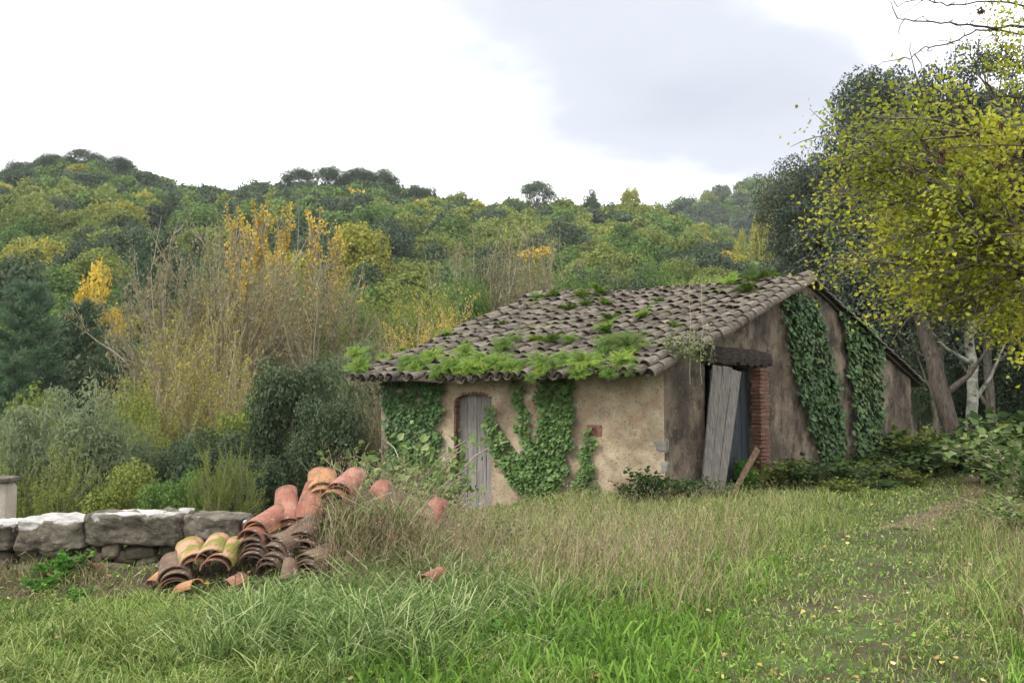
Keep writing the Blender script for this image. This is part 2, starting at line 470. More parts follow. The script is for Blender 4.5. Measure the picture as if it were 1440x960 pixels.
def cracks(t, col, tcn, mpn):
    v = N(t, 'ShaderNodeTexVoronoi', feature='DISTANCE_TO_EDGE'); v.inputs['Scale'].default_value = 1.6
    n = N(t, 'ShaderNodeTexNoise'); n.inputs['Scale'].default_value = 4.0; n.inputs['Detail'].default_value = 6
    t.links.new(tcn.outputs['Object'], n.inputs['Vector'])
    sc = N(t, 'ShaderNodeVectorMath', operation='SCALE'); sc.inputs['Scale'].default_value = .5; t.links.new(n.outputs['Color'], sc.inputs[0])
    ad = N(t, 'ShaderNodeVectorMath', operation='ADD'); t.links.new(tcn.outputs['Object'], ad.inputs[0]); t.links.new(sc.outputs[0], ad.inputs[1]); t.links.new(ad.outputs[0], v.inputs['Vector'])
    n2 = N(t, 'ShaderNodeTexNoise'); n2.inputs['Scale'].default_value = 1.3; t.links.new(tcn.outputs['Object'], n2.inputs['Vector'])
    mr = N(t, 'ShaderNodeMapRange'); mr.inputs[1].default_value = .012; mr.inputs[2].default_value = .003; mr.inputs[3].default_value = 0; mr.inputs[4].default_value = .8; t.links.new(v.outputs['Distance'], mr.inputs[0])
    m2 = N(t, 'ShaderNodeMapRange'); m2.inputs[1].default_value = .5; m2.inputs[2].default_value = .56; t.links.new(n2.outputs[0], m2.inputs[0])
    f = mathn(t, 'MULTIPLY', mr.outputs[0], m2.outputs[0])
    mx = N(t, 'ShaderNodeMix', data_type='RGBA'); t.links.new(f, mx.inputs[0]); t.links.new(col, mx.inputs[6]); mx.inputs[7].default_value = (.09, .065, .045, 1)
    return mx.outputs[2]
m_plaster = material('front_plaster', [(.2, .15, .095), (.31, .24, .155), (.4, .315, .21), (.46, .38, .27)], scale=1.7, bump=.55, bscale=22, detail=10, coords='Object',
    extra=chain(overlay((.5, .44, .34), 3.5, .5, .7, seed=3, amount=.45), overlay((.3, .17, .11), 2.4, .56, .66, seed=8, amount=.65), overlay((.2, .15, .1), 3.0, .52, .6, seed=51, amount=.5), cracks,
                overlay((.16, .14, .11), 2.0, .56, .74, stretch=(1, 1, .35), seed=20, amount=.8), overlay((.12, .09, .065), 26, .56, .64, seed=5, amount=.75)))
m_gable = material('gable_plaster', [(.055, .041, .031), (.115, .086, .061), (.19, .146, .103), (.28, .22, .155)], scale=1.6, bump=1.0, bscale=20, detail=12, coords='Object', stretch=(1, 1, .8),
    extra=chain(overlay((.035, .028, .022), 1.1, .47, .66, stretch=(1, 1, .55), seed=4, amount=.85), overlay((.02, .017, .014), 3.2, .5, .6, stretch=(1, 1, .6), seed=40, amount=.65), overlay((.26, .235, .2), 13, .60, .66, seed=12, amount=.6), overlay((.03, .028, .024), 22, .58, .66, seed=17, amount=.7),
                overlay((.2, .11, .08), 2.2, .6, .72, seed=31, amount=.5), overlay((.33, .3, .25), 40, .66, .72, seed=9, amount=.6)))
DF0, DF1 = 3.30, 4.10                  # front door along w
DG0, DG1 = 1.24, 3.09                  # gable door along g
dfc, dfw = (DF0 + DF1) / 2, (DF1 - DF0) / 2
def arch(t): return 1.72 + .14 * math.sqrt(max(0, 1 - ((t - dfc) / dfw) ** 2))
def sill(t): return -.44
acc = Acc()
gz = lambda t: -1.2
ft = lambda t: EAVE + .02
slab(acc, C1, w, nf, tspan(0, DF0, .09), gz, ft, .42, 40, taper=(0, None))
slab(acc, C1, w, nf, tspan(DF0, DF1, .05), arch, ft, .42, 9)
slab(acc, C1, w, nf, tspan(DF0, DF1, .05), gz, sill, .42, 9)
slab(acc, C1, w, nf, tspan(DF1, FL, .09), gz, ft, .42, 40)
hp(acc.mesh('wall', m_plaster), 'wall', label='sunlit cream front wall with the arched door opening')
def gtop(t): return min(EAVE + SL * t, EAVE + SR * (GW - t)) + .0
acc = Acc()
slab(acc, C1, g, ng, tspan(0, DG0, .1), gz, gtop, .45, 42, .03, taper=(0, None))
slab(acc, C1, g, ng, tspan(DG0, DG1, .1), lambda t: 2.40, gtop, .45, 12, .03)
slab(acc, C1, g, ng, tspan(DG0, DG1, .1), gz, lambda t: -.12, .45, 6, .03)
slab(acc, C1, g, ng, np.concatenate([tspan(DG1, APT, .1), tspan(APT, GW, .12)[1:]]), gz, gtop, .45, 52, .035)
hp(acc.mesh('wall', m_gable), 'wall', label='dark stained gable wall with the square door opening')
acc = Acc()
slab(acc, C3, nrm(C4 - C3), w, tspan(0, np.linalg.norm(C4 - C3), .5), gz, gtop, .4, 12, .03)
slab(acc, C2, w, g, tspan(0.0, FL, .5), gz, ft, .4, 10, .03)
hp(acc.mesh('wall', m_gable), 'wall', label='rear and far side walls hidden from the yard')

# --- roof
def sag(a, b): return .035 * math.sin(a * 1.15 + .6) * math.cos(b * .9 + .4) - .07 * math.sin(PI * min(1, max(0, a / 6.2))) * (b / 5.65) + .02 * math.sin(a * 3.1 + b * 2)
E0 = C1 - g * OV
def rpt(a, b, h=0.0):
    p = E0 + w * a + g * b
    z = EAVE - SL * OV + SL * b + sag(a, b) + h
    return np.array([p[0], p[1], z])
def rptb(a, b, h=0.0):      # rear slope; b measured from ridge
    p = C1 + g * APT + w * a + g * b
    return np.array([p[0], p[1], APEX - SR * b + sag(a, 5.65) * max(0, 1 - b / 6) + h])
BM = APT + OV
def amax(b): return 5.95 + .5 * b / BM
m_deck = material('roof_boards', [(.035, .028, .02), (.08, .062, .045)], scale=3, stretch=(1, 1, 1), bump=.4)
acc = Acc()
def deck(fn, amx, bmax, h0, h1, na=16, nb=16):
    aa = np.linspace(0, 1, na); bb = np.linspace(0, bmax, nb)
    top = np.array([[fn(-.1 + (amx(b) + .1) * a, b, h1) for b in bb] for a in aa]); bot = np.array([[fn(-.1 + (amx(b) + .1) * a, b, h0) for b in bb] for a in aa])
    V = np.concatenate([top.reshape(-1, 3), bot.reshape(-1, 3)]); o_ = na * nb
    i_ = np.arange(na - 1)[:, None] * nb + np.arange(nb - 1)[None]; Fo = np.stack([i_, i_ + nb, i_ + nb + 1, i_ + 1], -1).reshape(-1, 4)
    ring = [a * nb for a in range(na)] + [(na - 1) * nb + b for b in range(1, nb)] + [a * nb + nb - 1 for a in range(na - 2, -1, -1)] + [b for b in range(nb - 2, 0, -1)]
    ring = np.array(ring); q = np.roll(ring, -1)
    acc.add(V, np.concatenate([Fo, Fo[:, ::-1] + o_, np.stack([ring, q, q + o_, ring + o_], -1)]), .5, 0)
deck(rpt, amax, BM, .005, .045)
deck(rptb, lambda b: 6.4, GW - APT + .5, .0, .04)
roof = hp(acc.mesh('roof', m_deck), 'roof')

def tile_arrays(L=.46, w0=.115, w1=.09, th=.014, seg=6, rise=.85):
    an_ = np.linspace(0, PI, seg + 1)
    def arc(r, y): return np.stack([np.cos(an_) * r, np.full(seg + 1, y), np.sin(an_) * r * rise], -1)
    V = np.concatenate([arc(w0, 0), arc(w1, L), arc(w0 - th, 0), arc(w1 - th, L)])
    n_ = seg + 1; Fq = []
    for i_ in range(seg):
        Fq += [[i_, i_ + 1, n_ + i_ + 1, n_ + i_], [2 * n_ + i_, 3 * n_ + i_, 3 * n_ + i_ + 1, 2 * n_ + i_ + 1],
               [i_, 2 * n_ + i_, 2 * n_ + i_ + 1, i_ + 1], [n_ + i_, n_ + i_ + 1, 3 * n_ + i_ + 1, 3 * n_ + i_]]
    Fq += [[0, n_, 3 * n_, 2 * n_], [seg, 2 * n_ + seg, 3 * n_ + seg, n_ + seg]]
    return V, np.array(Fq)
m_rtile = material('weathered_roof_tile', [(.045, .036, .028), (.1, .082, .064), (.165, .138, .11), (.24, .21, .17)], scale=5, wn=.65, wr=.4, wv=0.0, bump=.6, bscale=45,
    extra=chain(overlay((.36, .34, .3), 16, .6, .68, seed=2, amount=.7), overlay((.085, .1, .022), 2.2, .54, .66, seed=14, amount=.85), overlay((.03, .026, .022), 9, .55, .68, seed=44, amount=.7), overlay((.3, .24, .06), 11, .66, .72, seed=27, amount=.7)))
m_rtile_f = material('weathered_roof_tile_field', [(.045, .036, .028), (.1, .082, .064), (.165, .138, .11), (.24, .21, .17)], scale=5, wn=.6, wv=.4, bump=.6, bscale=45,
    extra=chain(overlay((.36, .34, .3), 16, .6, .68, seed=2, amount=.7), overlay((.085, .1, .022), 2.2, .54, .66, seed=14, amount=.85), overlay((.03, .026, .022), 9, .55, .68, seed=44, amount=.7), overlay((.3, .24, .06), 11, .66, .72, seed=27, amount=.7)))
tile_me = []
for q in range(5):
    a_ = Acc(); V, Fq = tile_arrays(.46 + .02 * q / 4, .112 + .004 * (q % 3), .088 + .004 * (q % 2))
    V = displace(V, .008, 6, q * 3.3)
    a_.add(V, Fq, .5, 0, False); tile_me.append(a_.mesh('tile', m_rtile))
COLW, ROWL = .232, .335
def frame(p, Yd, Xd, pitch=0.0, roll=0.0, yaw=0.0):
    Yd = nrm(Yd); Zd = nrm(np.cross(Xd, Yd)); Xd = np.cross(Yd, Zd)
    M = Matrix(((Xd[0], Yd[0], Zd[0], p[0]), (Xd[1], Yd[1], Zd[1], p[1]), (Xd[2], Yd[2], Zd[2], p[2]), (0, 0, 0, 1)))
    return M @ Matrix.Rotation(yaw, 4, 'Z') @ Matrix.Rotation(pitch, 4, 'X') @ Matrix.Rotation(roll, 4, 'Y')
spots = []
nrow = int(BM / ROWL) + 1
coff = rng.uniform(-.13, .13, 60); chh = rng.normal(size=60) * .008
for r_ in range(nrow):
    b = r_ * ROWL - .05
    for c_ in range(0, 40):
        a = .08 + c_ * COLW + rng.normal() * .012
        if a > amax(b) - .05: break
        spots.append((a + .03 * math.sin(b * 2 + c_), b + (coff[c_] if r_ else coff[c_] * .35) + rng.normal() * .03))
def tframe(a, b, h=.05, up=True):
    p = rpt(a, b, h); q = rpt(a, b + .3, h)
    Yd = nrm(q - p)
    pit = -math.radians(4.5)
    if up: return frame(p + np.array([0, 0, .035]), Yd, -w, pit + rng.normal() * .035, rng.normal() * .14, rng.normal() * .08)
    return frame(p + np.array([0, 0, .06]), Yd, -w, -math.radians(3.5) + rng.normal() * .01, PI + rng.normal() * .04, rng.normal() * .02)
spots.sort(key=lambda s: np.linalg.norm(rpt(*s) - EYE))
Cinv = Matrix.Translation([-float(q) for q in C1])
fieldacc = Acc(); chacc = Acc()
def mat_apply(M, V): 
    A = np.array(M); return V @ A[:3, :3].T + A[:3, 3]
ntiles = 0
def put_tile(M, parent=roof):
    global ntiles
    o = obj('tile', tile_me[rng.integers(5)], parent); o.matrix_local = Cinv @ M; ntiles += 1
TV, TF = tile_arrays()
verge = []
# verge: two stacked lines of tiles along the right-hand slope edge
for r_ in range(int(BM / .3) + 1):
    b = r_ * .3 - .06
    if b > BM - .05: break
    verge.append(frame(rpt(-.13, b, .07) + np.array([0, 0, .02]), nrm(rpt(0, b + .3) - rpt(0, b)), -w, -.06, rng.normal() * .06 + .3, rng.normal() * .03))
    verge.append(frame(rpt(.02, b + .12, .15) + np.array([0, 0, .02]), nrm(rpt(0, b + .3) - rpt(0, b)), -w, -.06, rng.normal() * .06, rng.normal() * .03))
for M in verge: put_tile(M)
ridge = []
for q in range(16):
    a = q * .4 - .15
    p = rpt(a, BM, .1); p2 = rpt(a + .4, BM, .1)
    ridge.append(frame(p + np.array([0, 0, .0]), nrm(p2 - p), g, -.04, rng.normal() * .05, rng.normal() * .03))
for M in ridge: put_tile(M)
for a, b in spots:
    M = tframe(a, b)
    if ntiles < 299: put_tile(M)
    else: fieldacc.add(mat_apply(M, displace(TV, .008, 6, rng.random() * 50)), TF, rng.random(), 0)
    M2 = tframe(a + COLW / 2, b, up=False)
    chacc.add(mat_apply(M2, TV), TF, rng.random(), 0)
for r_ in range(19):
    b = r_ * .33
    if b > GW - APT + .4: break
    for c_ in range(27):
        a = -.1 + c_ * COLW
        p = rptb(a, b, .06); q = rptb(a, b + .3, .06)
        M = frame(q + np.array([0, 0, .03]), nrm(p - q), w, -.06, rng.normal() * .06, rng.normal() * .03)
        fieldacc.add(mat_apply(M, TV), TF, rng.random(), 0)
hp(fieldacc.mesh('tile_field', m_rtile_f), 'tile_field', roof, kind='stuff')
hp(chacc.mesh('channel_tiles', m_rtile_f), 'channel_tiles', roof, kind='stuff')

# --- wooden doors, bricks, lintel
m_wood = material('grey_weathered_wood', [(.13, .115, .1), (.23, .21, .19), (.33, .31, .29)], scale=3, stretch=(14, 14, .7), wn=.8, wr=.25, bump=.8, bscale=8, extra=overlay((.07, .055, .045), 3, .56, .68, stretch=(16, 16, .5), seed=3, amount=.9))
m_wood_b = material('shaded_blue_grey_wood', [(.025, .03, .036), (.055, .063, .072), (.085, .095, .107)], scale=3, stretch=(14, 14, .7), wn=.8, wr=.25, bump=.8, bscale=8)  # wood colour darkened to put the dark of the doorway gap into it
m_wood_d = material('dark_rotten_wood', [(.015, .011, .009), (.045, .033, .026), (.09, .07, .055)], scale=5, stretch=(2, 2, 8), bump=1.0, bscale=20)
m_brick = material('red_brick', [(.08, .04, .03), (.17, .08, .055), (.26, .135, .09)], scale=9, wn=.5, wr=.5, bump=.8, bscale=40, extra=overlay((.3, .25, .2), 14, .58, .68, seed=5, amount=.6))
def plank_mesh(name, BL, BR, TL, TR, n_, th, mat, nseg=14, rag=.03):
    BL, BR, TL, TR = map(lambda q: np.asarray(q, float), (BL, BR, TL, TR))
    A_ = Acc(); rows_ = []
    ph = rng.random(4) * 9
    for i_ in range(nseg + 1):
        t = i_ / nseg
        L_, R_ = BL * (1 - t) + TL * t, BR * (1 - t) + TR * t
        ww = R_ - L_
        L_ = L_ + ww * (.03 * math.sin(t * 9 + ph[0]) * .5); R_ = R_ + ww * (.03 * math.sin(t * 7 + ph[1]) * .5)
        bow = n_ * .008 * math.sin(t * 4 + ph[2])
        if i_ == nseg: L_ = L_ + (TL - BL) / 2 * rag * rng.random(); R_ = R_ + (TL - BL) / 2 * rag * rng.random()
        rows_ += [L_ + bow, (L_ + R_) / 2 + bow + n_ * .004, R_ + bow, R_ + bow - n_ * th, L_ + bow - n_ * th]
    Fq = []
    for i_ in range(nseg):
        for j in range(5): Fq.append([i_ * 5 + j, i_ * 5 + (j + 1) % 5, i_ * 5 + 5 + (j + 1) % 5, i_ * 5 + 5 + j])
    A_.add(np.array(rows_), Fq, .5, 0); A_.add(np.array(rows_[-5:]), [[0, 1, 2, 3], [0, 2, 3, 4]][:1], .5, 0)
    A_.add(np.array(rows_[-5:]), [[0, 1, 2], [0, 2, 3], [0, 3, 4]], .5, 0)
    return A_.mesh(name, mat)
# front door: planks set back in the arch
me_ = Acc(); 
fd = None
nd_ = 4; bw = (DF1 - DF0) / nd_
fdo = obj('front_door', None, HB)
for q in range(nd_):
    t0, t1 = DF0 + q * bw + .006, DF0 + (q + 1) * bw - .006
    pin = -nf * (.17 + .006 * (q % 2))
    zb = -.38 + .03 * rng.random() + (0.05 if q == 1 else 0)
    def pp(t, z): 
        p = C1 + w * t + pin; return np.array([p[0], p[1], z])
    hp(plank_mesh('plank', pp(t1, zb), pp(t0, zb), pp(t1, arch(t1) + .03), pp(t0, arch(t0) + .03), nf, .03, m_wood, rag=0), 'plank', fdo)
A_ = Acc(); 
for z in (.05, 1.25):
    p = C1 + w * dfc - nf * .225; box(A_, (p[0], p[1], z), .74, .04, .1, -w, nf, m=0)
hp(A_.mesh('batten', m_wood), 'batten', fdo)
# bricks of the arched opening's reveal
fj = obj('door_surround', None, HB)
def brick(c, sx, sy, sz, X, Y, parent):
    A_ = Acc(); box(A_, (0, 0, 0), sx, sy, sz, X, Y, jit=.004)
    me = A_.mesh('brick', m_brick)
    return obj('brick', me, parent, np.asarray(c) - C1)
z = -.36
while z < 1.66:
    h = .045 + .012 * rng.random()
    c = C1 + w * (DF1 - .014 + .008 * rng.random()) - nf * (.085); brick((c[0], c[1], z + h / 2), .045, .15, h, -w, nf, fj)
    z += h + .012
for q in range(11):
    t = DF0 + (q + .5) * (DF1 - DF0) / 11
    c = C1 + w * t - nf * .07; brick((c[0], c[1], arch(t) + .012), .06, .14, .05, -w, nf, fj)
# gable door jamb of thin red bricks, ragged
gj = obj('door_jamb', None, HB)
z = -.1
while z < 2.36:
    h = .05 + .014 * rng.random(); ln = .26 + .1 * rng.random()
    c = C1 + g * (DG1 + ln / 2 - .07 - .03 * rng.random()) + ng * (.0 + .02 * rng.random())
    brick((c[0], c[1], z + h / 2), ln, .2, h, g, ng, gj)
    z += h + .016
# lintel: rotten timber
A_ = Acc()
nx = 40
t0, t1 = DG0 - .15, DG1 + .42
prof = []
for i_ in range(nx + 1):
    t = t0 + (t1 - t0) * i_ / nx
    tp = 2.73 - .03 * (i_ / nx) + .02 * mnoise.noise(Vector((t * 3, 2, 1))) - .05 * sstep(t, t1 - .5, t1); bt = 2.41 + .05 * mnoise.noise(Vector((t * 6, 0, 5))) * 1.6 + .07 * mnoise.noise(Vector((t * 17, 0, 5)))
    p = C1 + g * t
    fr = .075 + .03 * mnoise.noise(Vector((t * 5, 7, 0)))
    for (o_, zq) in ((fr, bt), (fr + .02, bt * .6 + tp * .4), (fr, tp), (-.3, tp), (-.3, bt + .05)):
        qq = p + ng * o_; prof.append([qq[0], qq[1], zq])
Fq = [[i_ * 5 + j, i_ * 5 + (j + 1) % 5, i_ * 5 + 5 + (j + 1) % 5, i_ * 5 + 5 + j] for i_ in range(nx) for j in range(5)]
A_.add(np.array(prof), Fq, .5, 0); A_.add(np.array(prof[:5]), [[0, 4, 3, 2]], .5, 0); A_.add(np.array(prof[-5:]), [[0, 2, 3, 4]], .5, 0)
hp(A_.mesh('lintel', m_wood_d), 'lintel')
# inner door leaf, blue-grey
idl = obj('inner_door', None, HB)
for q in range(5):
    t0, t1 = 1.75 + q * .265, 1.75 + (q + 1) * .265 - .01
    def pp(t, z):
        p = C1 + g * t - ng * .2; return np.array([p[0], p[1], z])
    hp(plank_mesh('plank', pp(t0, -.08), pp(t1, -.08), pp(t0, 2.3), pp(t1, 2.3), ng, .03, m_wood_b, rag=.01), 'plank', idl)
# fallen door leaf leaning in the opening
DL = thing('leaning_door_leaf', 'tall grey plank door leaf torn off and leaning in the gable doorway', 'door', at(1004, 703, 16.4))
BLp, BRp, TLp, TRp = at(984, 712, 16.25), at(1017, 706, 16.5), at(1003, 514, 16.72), at(1043, 522, 17.05)
dn = nrm(np.cross(BRp - BLp, TLp - BLp))
for q in range(3):
    a0, a1 = q / 3 + .008, (q + 1) / 3 - .008
    me = plank_mesh('plank', BLp + (BRp - BLp) * a0, BLp + (BRp - BLp) * a1, TLp + (TRp - TLp) * a0 + np.array([0, 0, .02 * (q == 0)]), TLp + (TRp - TLp) * a1 + np.array([0, 0, -.03 * (q == 2)]), dn, .035, m_wood, rag=.03)
    me.transform(Matrix.Translation([-float(v_) for v_ in DL.location])); obj('plank', me, DL)
DP = plank_mesh('loose_plank', at(1024, 700, 16.2), at(1031, 701, 16.3), at(1062, 628, 17.2), at(1069, 634, 17.3), nrm(np.array([.3, -1, .3])), .03, material('brown_wood', [(.1, .06, .035), (.19, .12, .075), (.26, .18, .12)], scale=4, stretch=(4, 4, 4), bump=.6))
obj('loose_plank', DP, label='brown broken plank leaning diagonally against the brick jamb of the gable doorway', cat='plank')

# quoin stones showing through the plaster at the lower corner
m_stone = material('grey_stone', [(.12, .11, .095), (.22, .205, .18), (.34, .32, .29)], scale=4, wn=.75, wr=.3, bump=.8, bscale=25, extra=overlay((.07, .075, .035), 5, .56, .66, seed=4, amount=.7))
for q, (t, z, sx, sz, side) in enumerate([(.16, .95, .42, .30, 0), (.13, .58, .36, .26, 0), (.22, .2, .5, .3, 0), (1.45, .05, .4, .25, 0), (2.05, -.05, .3, .22, 0),
                                          (.6, .0, .34, .2, 0), (.2, .35, .4, .24, 1), (4.2, -.05, .5, .3, 1), (4.9, .02, .36, .26, 1), (4.5, .28, .34, .2, 1), (5.4, -.02, .4, .26, 1), (3.9, .22, .3, .2, 1), (6.3, 0, .4, .3, 1)]):
    d_, n_ = (w, nf) if side == 0 else (g, ng)
    me = rock_mesh('stone', sx, .2, sz, m_stone, q * 3.1, .05, 4, 6)
    c = C1 + d_ * t - n_ * (.093)
    o = obj('stone', me, HB, np.array([c[0], c[1], z]) - C1)
    o.rotation_euler = (0, 0, math.atan2(d_[1], d_[0]))
# flush brick patch on front wall (pinkish square)
brick(C1 + w * 1.27 - nf * .03 + np.array([0, 0, 1.2]), .27, .1, .2, -w, nf, HB)

# ------------------------------------------------------------------ ferns on the roof
def fern_mesh(seed, nf_=11, L=.3, mat=None):
    A_ = Acc(); r_ = np.random.default_rng(seed)
    for q in range(nf_):
        az = q * 2 * PI / nf_ + r_.normal() * .3; l = L * (.7 + .5 * r_.random()); lift = .9 + 1.3 * r_.random()
        hd = np.array([math.cos(az), math.sin(az), 0]); sd_ = np.array([-hd[1], hd[0], 0])
        n_ = 13; t = np.linspace(0, 1, n_)
        pts = hd * (l * t * (.35 + .6 * t))[:, None] + np.array([0, 0, 1]) * (l * lift * (t - .62 * t ** 2.2))[:, None]
        tube(A_, pts, np.linspace(.004, .0015, n_), 3, 0, .3)
        T = nrm(np.gradient(pts, axis=0)); Nn = nrm(np.cross(sd_, T) * -1)
        vv = r_.random()
        for s_ in (-1, 1):
            P0 = pts[2:]; tt = t[2:]
            pl = l * .30 * np.sin(PI * np.clip(tt * .93 + .04, 0, 1)) ** .7 + .012
            dr = nrm(sd_ * s_ + T[2:] * .35 - np.array([0, 0, .25]))
            wd = l / n_ * 1.15
            a_ = P0; b_ = P0 + dr * pl[:, None] * .5 + T[2:] * wd * .55; c_ = P0 + dr * pl[:, None]; d_ = P0 + dr * pl[:, None] * .5 - T[2:] * wd * .45
            V = np.stack([a_, b_, c_, d_], 1).reshape(-1, 3)
            A_.add(V, np.arange(len(P0))[:, None] * 4 + [0, 1, 2, 3], np.clip(vv * .6 + .4 * r_.random(len(P0)), 0, 1), 0)
    return A_.mesh('fern', mat)
m_fern = leafmat('fern_green', [(.12, .085, .03), (.06, .12, .014), (.12, .21, .022), (.21, .3, .035), (.32, .38, .06)], .6, .4, trans=.4, rough=.5)
ferns = [fern_mesh(30 + q, 15 + q % 3 * 3, .34, m_fern) for q in range(6)]
rn_ = nrm(np.cross(-w, rpt(0, 1) - rpt(0, 0)))
roofP = rpt(3, 2.5, .12)
def rnplane():
    s_ = g + np.array([0, 0, SL]); n_ = np.cross(w, s_); n_ = n_ if n_[2] > 0 else -n_
    return nrm(n_)
RN = rnplane()
rp0 = E0 + np.array([0, 0, EAVE - SL * OV + .12])
FERN = [(503, 500, .9, 'e'), (510, 522, 1.0, 'e'), (540, 506, .6, 'e'), (574, 512, .8, 'e'), (610, 506, .9, 'e'), (590, 512, .7, 'e'), (640, 520, 1.1, 'e'), (655, 500, .9, 'e'), (680, 516, 1.1, 'e'), (710, 492, 1., 'e'), (702, 518, 1.0, 'e'),
        (663, 522, .9, 'e'), (765, 516, 1.1, 'e'), (790, 506, .6, 'e'), (820, 518, 1.2, 'e'), (856, 494, 1.1, 'e'), (886, 494, 1.25, 'e'), (875, 512, .9, 'e'), (868, 480, .9, 'm'), (855, 467, 1.0, 'm'), (860, 452, .8, 'm'),
        (800, 480, .7, 'm'), (778, 482, .8, 'm'), (755, 480, .6, 'm'), (722, 480, .8, 'm'), (908, 446, .8, 'm'), (948, 460, .6, 'm'), (708, 457, .6, 'm'), (628, 470, .6, 'm'), (566, 494, .5, 'm'),
        (800, 437, .8, 'm'), (826, 430, .75, 'm'), (848, 428, .75, 'm'), (840, 412, 1.0, 'r'), (780, 418, .7, 'r'), (754, 420, .6, 'r'), (925, 424, .5, 'r'), (1030, 400, .9, 'r'), (1054, 410, .9, 'r'), (1064, 396, 1.0, 'r'), (1082, 394, .8, 'r'), (820, 417, .7, 'r')]
for q in range(22):
    FERN.append((565 + q * 15.4 + rng.normal() * 4, 521 + rng.normal() * 5 - 2 * (q > 20), .45 + .4 * rng.random(), 'e'))
FLAB = {(503, 500): 'upper of two ferns sprouting at the far left corner of the tile roof', (510, 522): 'lower of two ferns hanging off the far left corner of the eave', (925, 424): 'tiny lone fern near the ridge below the yellow tree',
        (948, 460): 'small lone fern midway up the roof nearest the verge', (855, 467): 'lower of two stacked ferns in the middle of the roof', (860, 452): 'upper of two stacked ferns in the middle of the roof',
        (628, 470): 'small fern alone at the left edge of the tiled slope', (708, 457): 'small isolated fern left of centre on the tiled slope', (908, 446): 'medium pale fern between the stacked pair and the verge',
        (1030, 400): 'leftmost fern of the tuft by the ridge peak', (1082, 394): 'rightmost fern of the tuft by the ridge peak', (1054, 410): 'lowest fern of the tuft by the ridge peak', (1064, 396): 'large fern on the ridge just below the gable peak',
        (840, 412): 'largest fern on the ridge line near its middle', (886, 494): 'big drooping fern nearest the right eave corner', (820, 518): 'big dark fern drooping over the eave right of the central ivy'}
fobs = {}
for q, (px, py, sc, zone) in enumerate(FERN):
    p = onplane(px, py, rp0, RN)
    lab = FLAB.get((px, py)) or {'e': 'bright green fern in the row along the mossy eave', 'm': 'small green fern sprouting between tiles on the roof slope', 'r': 'low green fern growing along the ridge tiles'}[zone]
    o = obj('fern', ferns[q % 6], None, p - np.array([0, 0, .04]), lab, 'fern', {'e': 'ferns along the eave', 'm': 'ferns scattered on the roof slope', 'r': 'ferns along the ridge'}[zone])
    o.rotation_euler = (.35 + .2 * rng.normal() * .3, -.1, rng.random() * 6); o.scale = [sc * 1.0] * 3
    if (px, py) not in FLAB: fobs.setdefault(zone, []).append((px, o))
    if zone == 'e': o.rotation_euler = (.65, -.1, rng.random() * .8 - .4)

def nth(i, n):
    W1 = ['leftmost', 'second', 'third', 'fourth', 'fifth', 'sixth', 'seventh', 'eighth', 'ninth', 'tenth', 'eleventh', 'twelfth', 'thirteenth', 'fourteenth', 'fifteenth', 'sixteenth', 'seventeenth', 'eighteenth', 'nineteenth', 'twentieth']
    if i == 0: return 'leftmost'
    if i == n - 1: return 'rightmost'
    if i < n / 2: return W1[i] + ' from the left'
    return W1[n - 1 - i] + ' from the right'
for zn, ls in fobs.items():
    ls.sort(key=lambda q: q[0])
    for i_, (px, o) in enumerate(ls):
        o['label'] = nth(i_, len(ls)) + ' of the ' + {'e': 'other green ferns in the row fringing the mossy eave', 'm': 'small ferns sprouting between tiles on the roof slope', 'r': 'low ferns growing along the ridge tiles'}[zn]
# ------------------------------------------------------------------ ivy on the walls
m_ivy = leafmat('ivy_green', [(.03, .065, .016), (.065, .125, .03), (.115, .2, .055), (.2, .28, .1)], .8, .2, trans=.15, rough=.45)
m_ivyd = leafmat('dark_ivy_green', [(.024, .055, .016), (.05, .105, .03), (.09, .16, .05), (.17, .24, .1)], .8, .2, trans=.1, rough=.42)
def ivy(label, polys, side, n, size, mat, thick=.09, stems=()):
    n_ = nf if side == 0 else ng
    O = C1 + n_ * .03
    P = []
    for poly in polys:
        poly = np.array(poly, float); lo, hi = poly.min(0), poly.max(0)
        area = abs(np.sum(poly[:, 0] * np.roll(poly[:, 1], 1) - poly[:, 1] * np.roll(poly[:, 0], 1))) / 2
        k = int(area * n)
        x = rng.uniform(lo[0] - 5, hi[0] + 5, k * 5); y = rng.uniform(lo[1] - 5, hi[1] + 5, k * 5)
        jx = x + rng.normal(size=len(x)) * 2.2 + 2.5 * np.sin(y * .16) ; jy = y + rng.normal(size=len(x)) * 3
        ok = inpoly(jx, jy, poly); x, y = x[ok][:k], y[ok][:k]
        P += [onplane(a, b, O, n_) for a, b in zip(x, y)]
    P = np.array(P); n2 = len(P)
    bulge = (.5 + .5 * np.array([mnoise.noise(Vector((p[0] * 3, p[1] * 3, p[2] * 3))) for p in P])) * thick
    P = P + n_ * (bulge * (.5 + .6 * rng.random(n2)))[:, None]
    Nn = n_ * .9 + np.array([0, 0, .55]) + rng.normal(size=(n2, 3)) * .33
    A_ = Acc(); s_ = size * (.6 + .7 * rng.random(n2))
    leaves(A_, P, Nn, s_, s_ * .95, rng.random(n2), 0, tdir=(0, 0, -1.1), hexa=True, fold=.1)
    base = P.mean(0); base[2] = P[:, 2].min()
    r = thing('ivy', label, 'ivy', base)
    me = A_.mesh('foliage', mat); me.transform(Matrix.Translation([-float(q) for q in base])); obj('foliage', me, r, kind='stuff')
    A_ = Acc()
    for st in stems:
        pts = np.array([onplane(a, b, C1 + n_ * .03, n_) for a, b in st]); tube(A_, pts, np.linspace(.025, .01, len(pts)), 5, 0, rng.random())
    if stems:
        me = A_.mesh('stem', MT['bark']); me.transform(Matrix.Translation([-float(q) for q in base])); obj('stem', me, r)
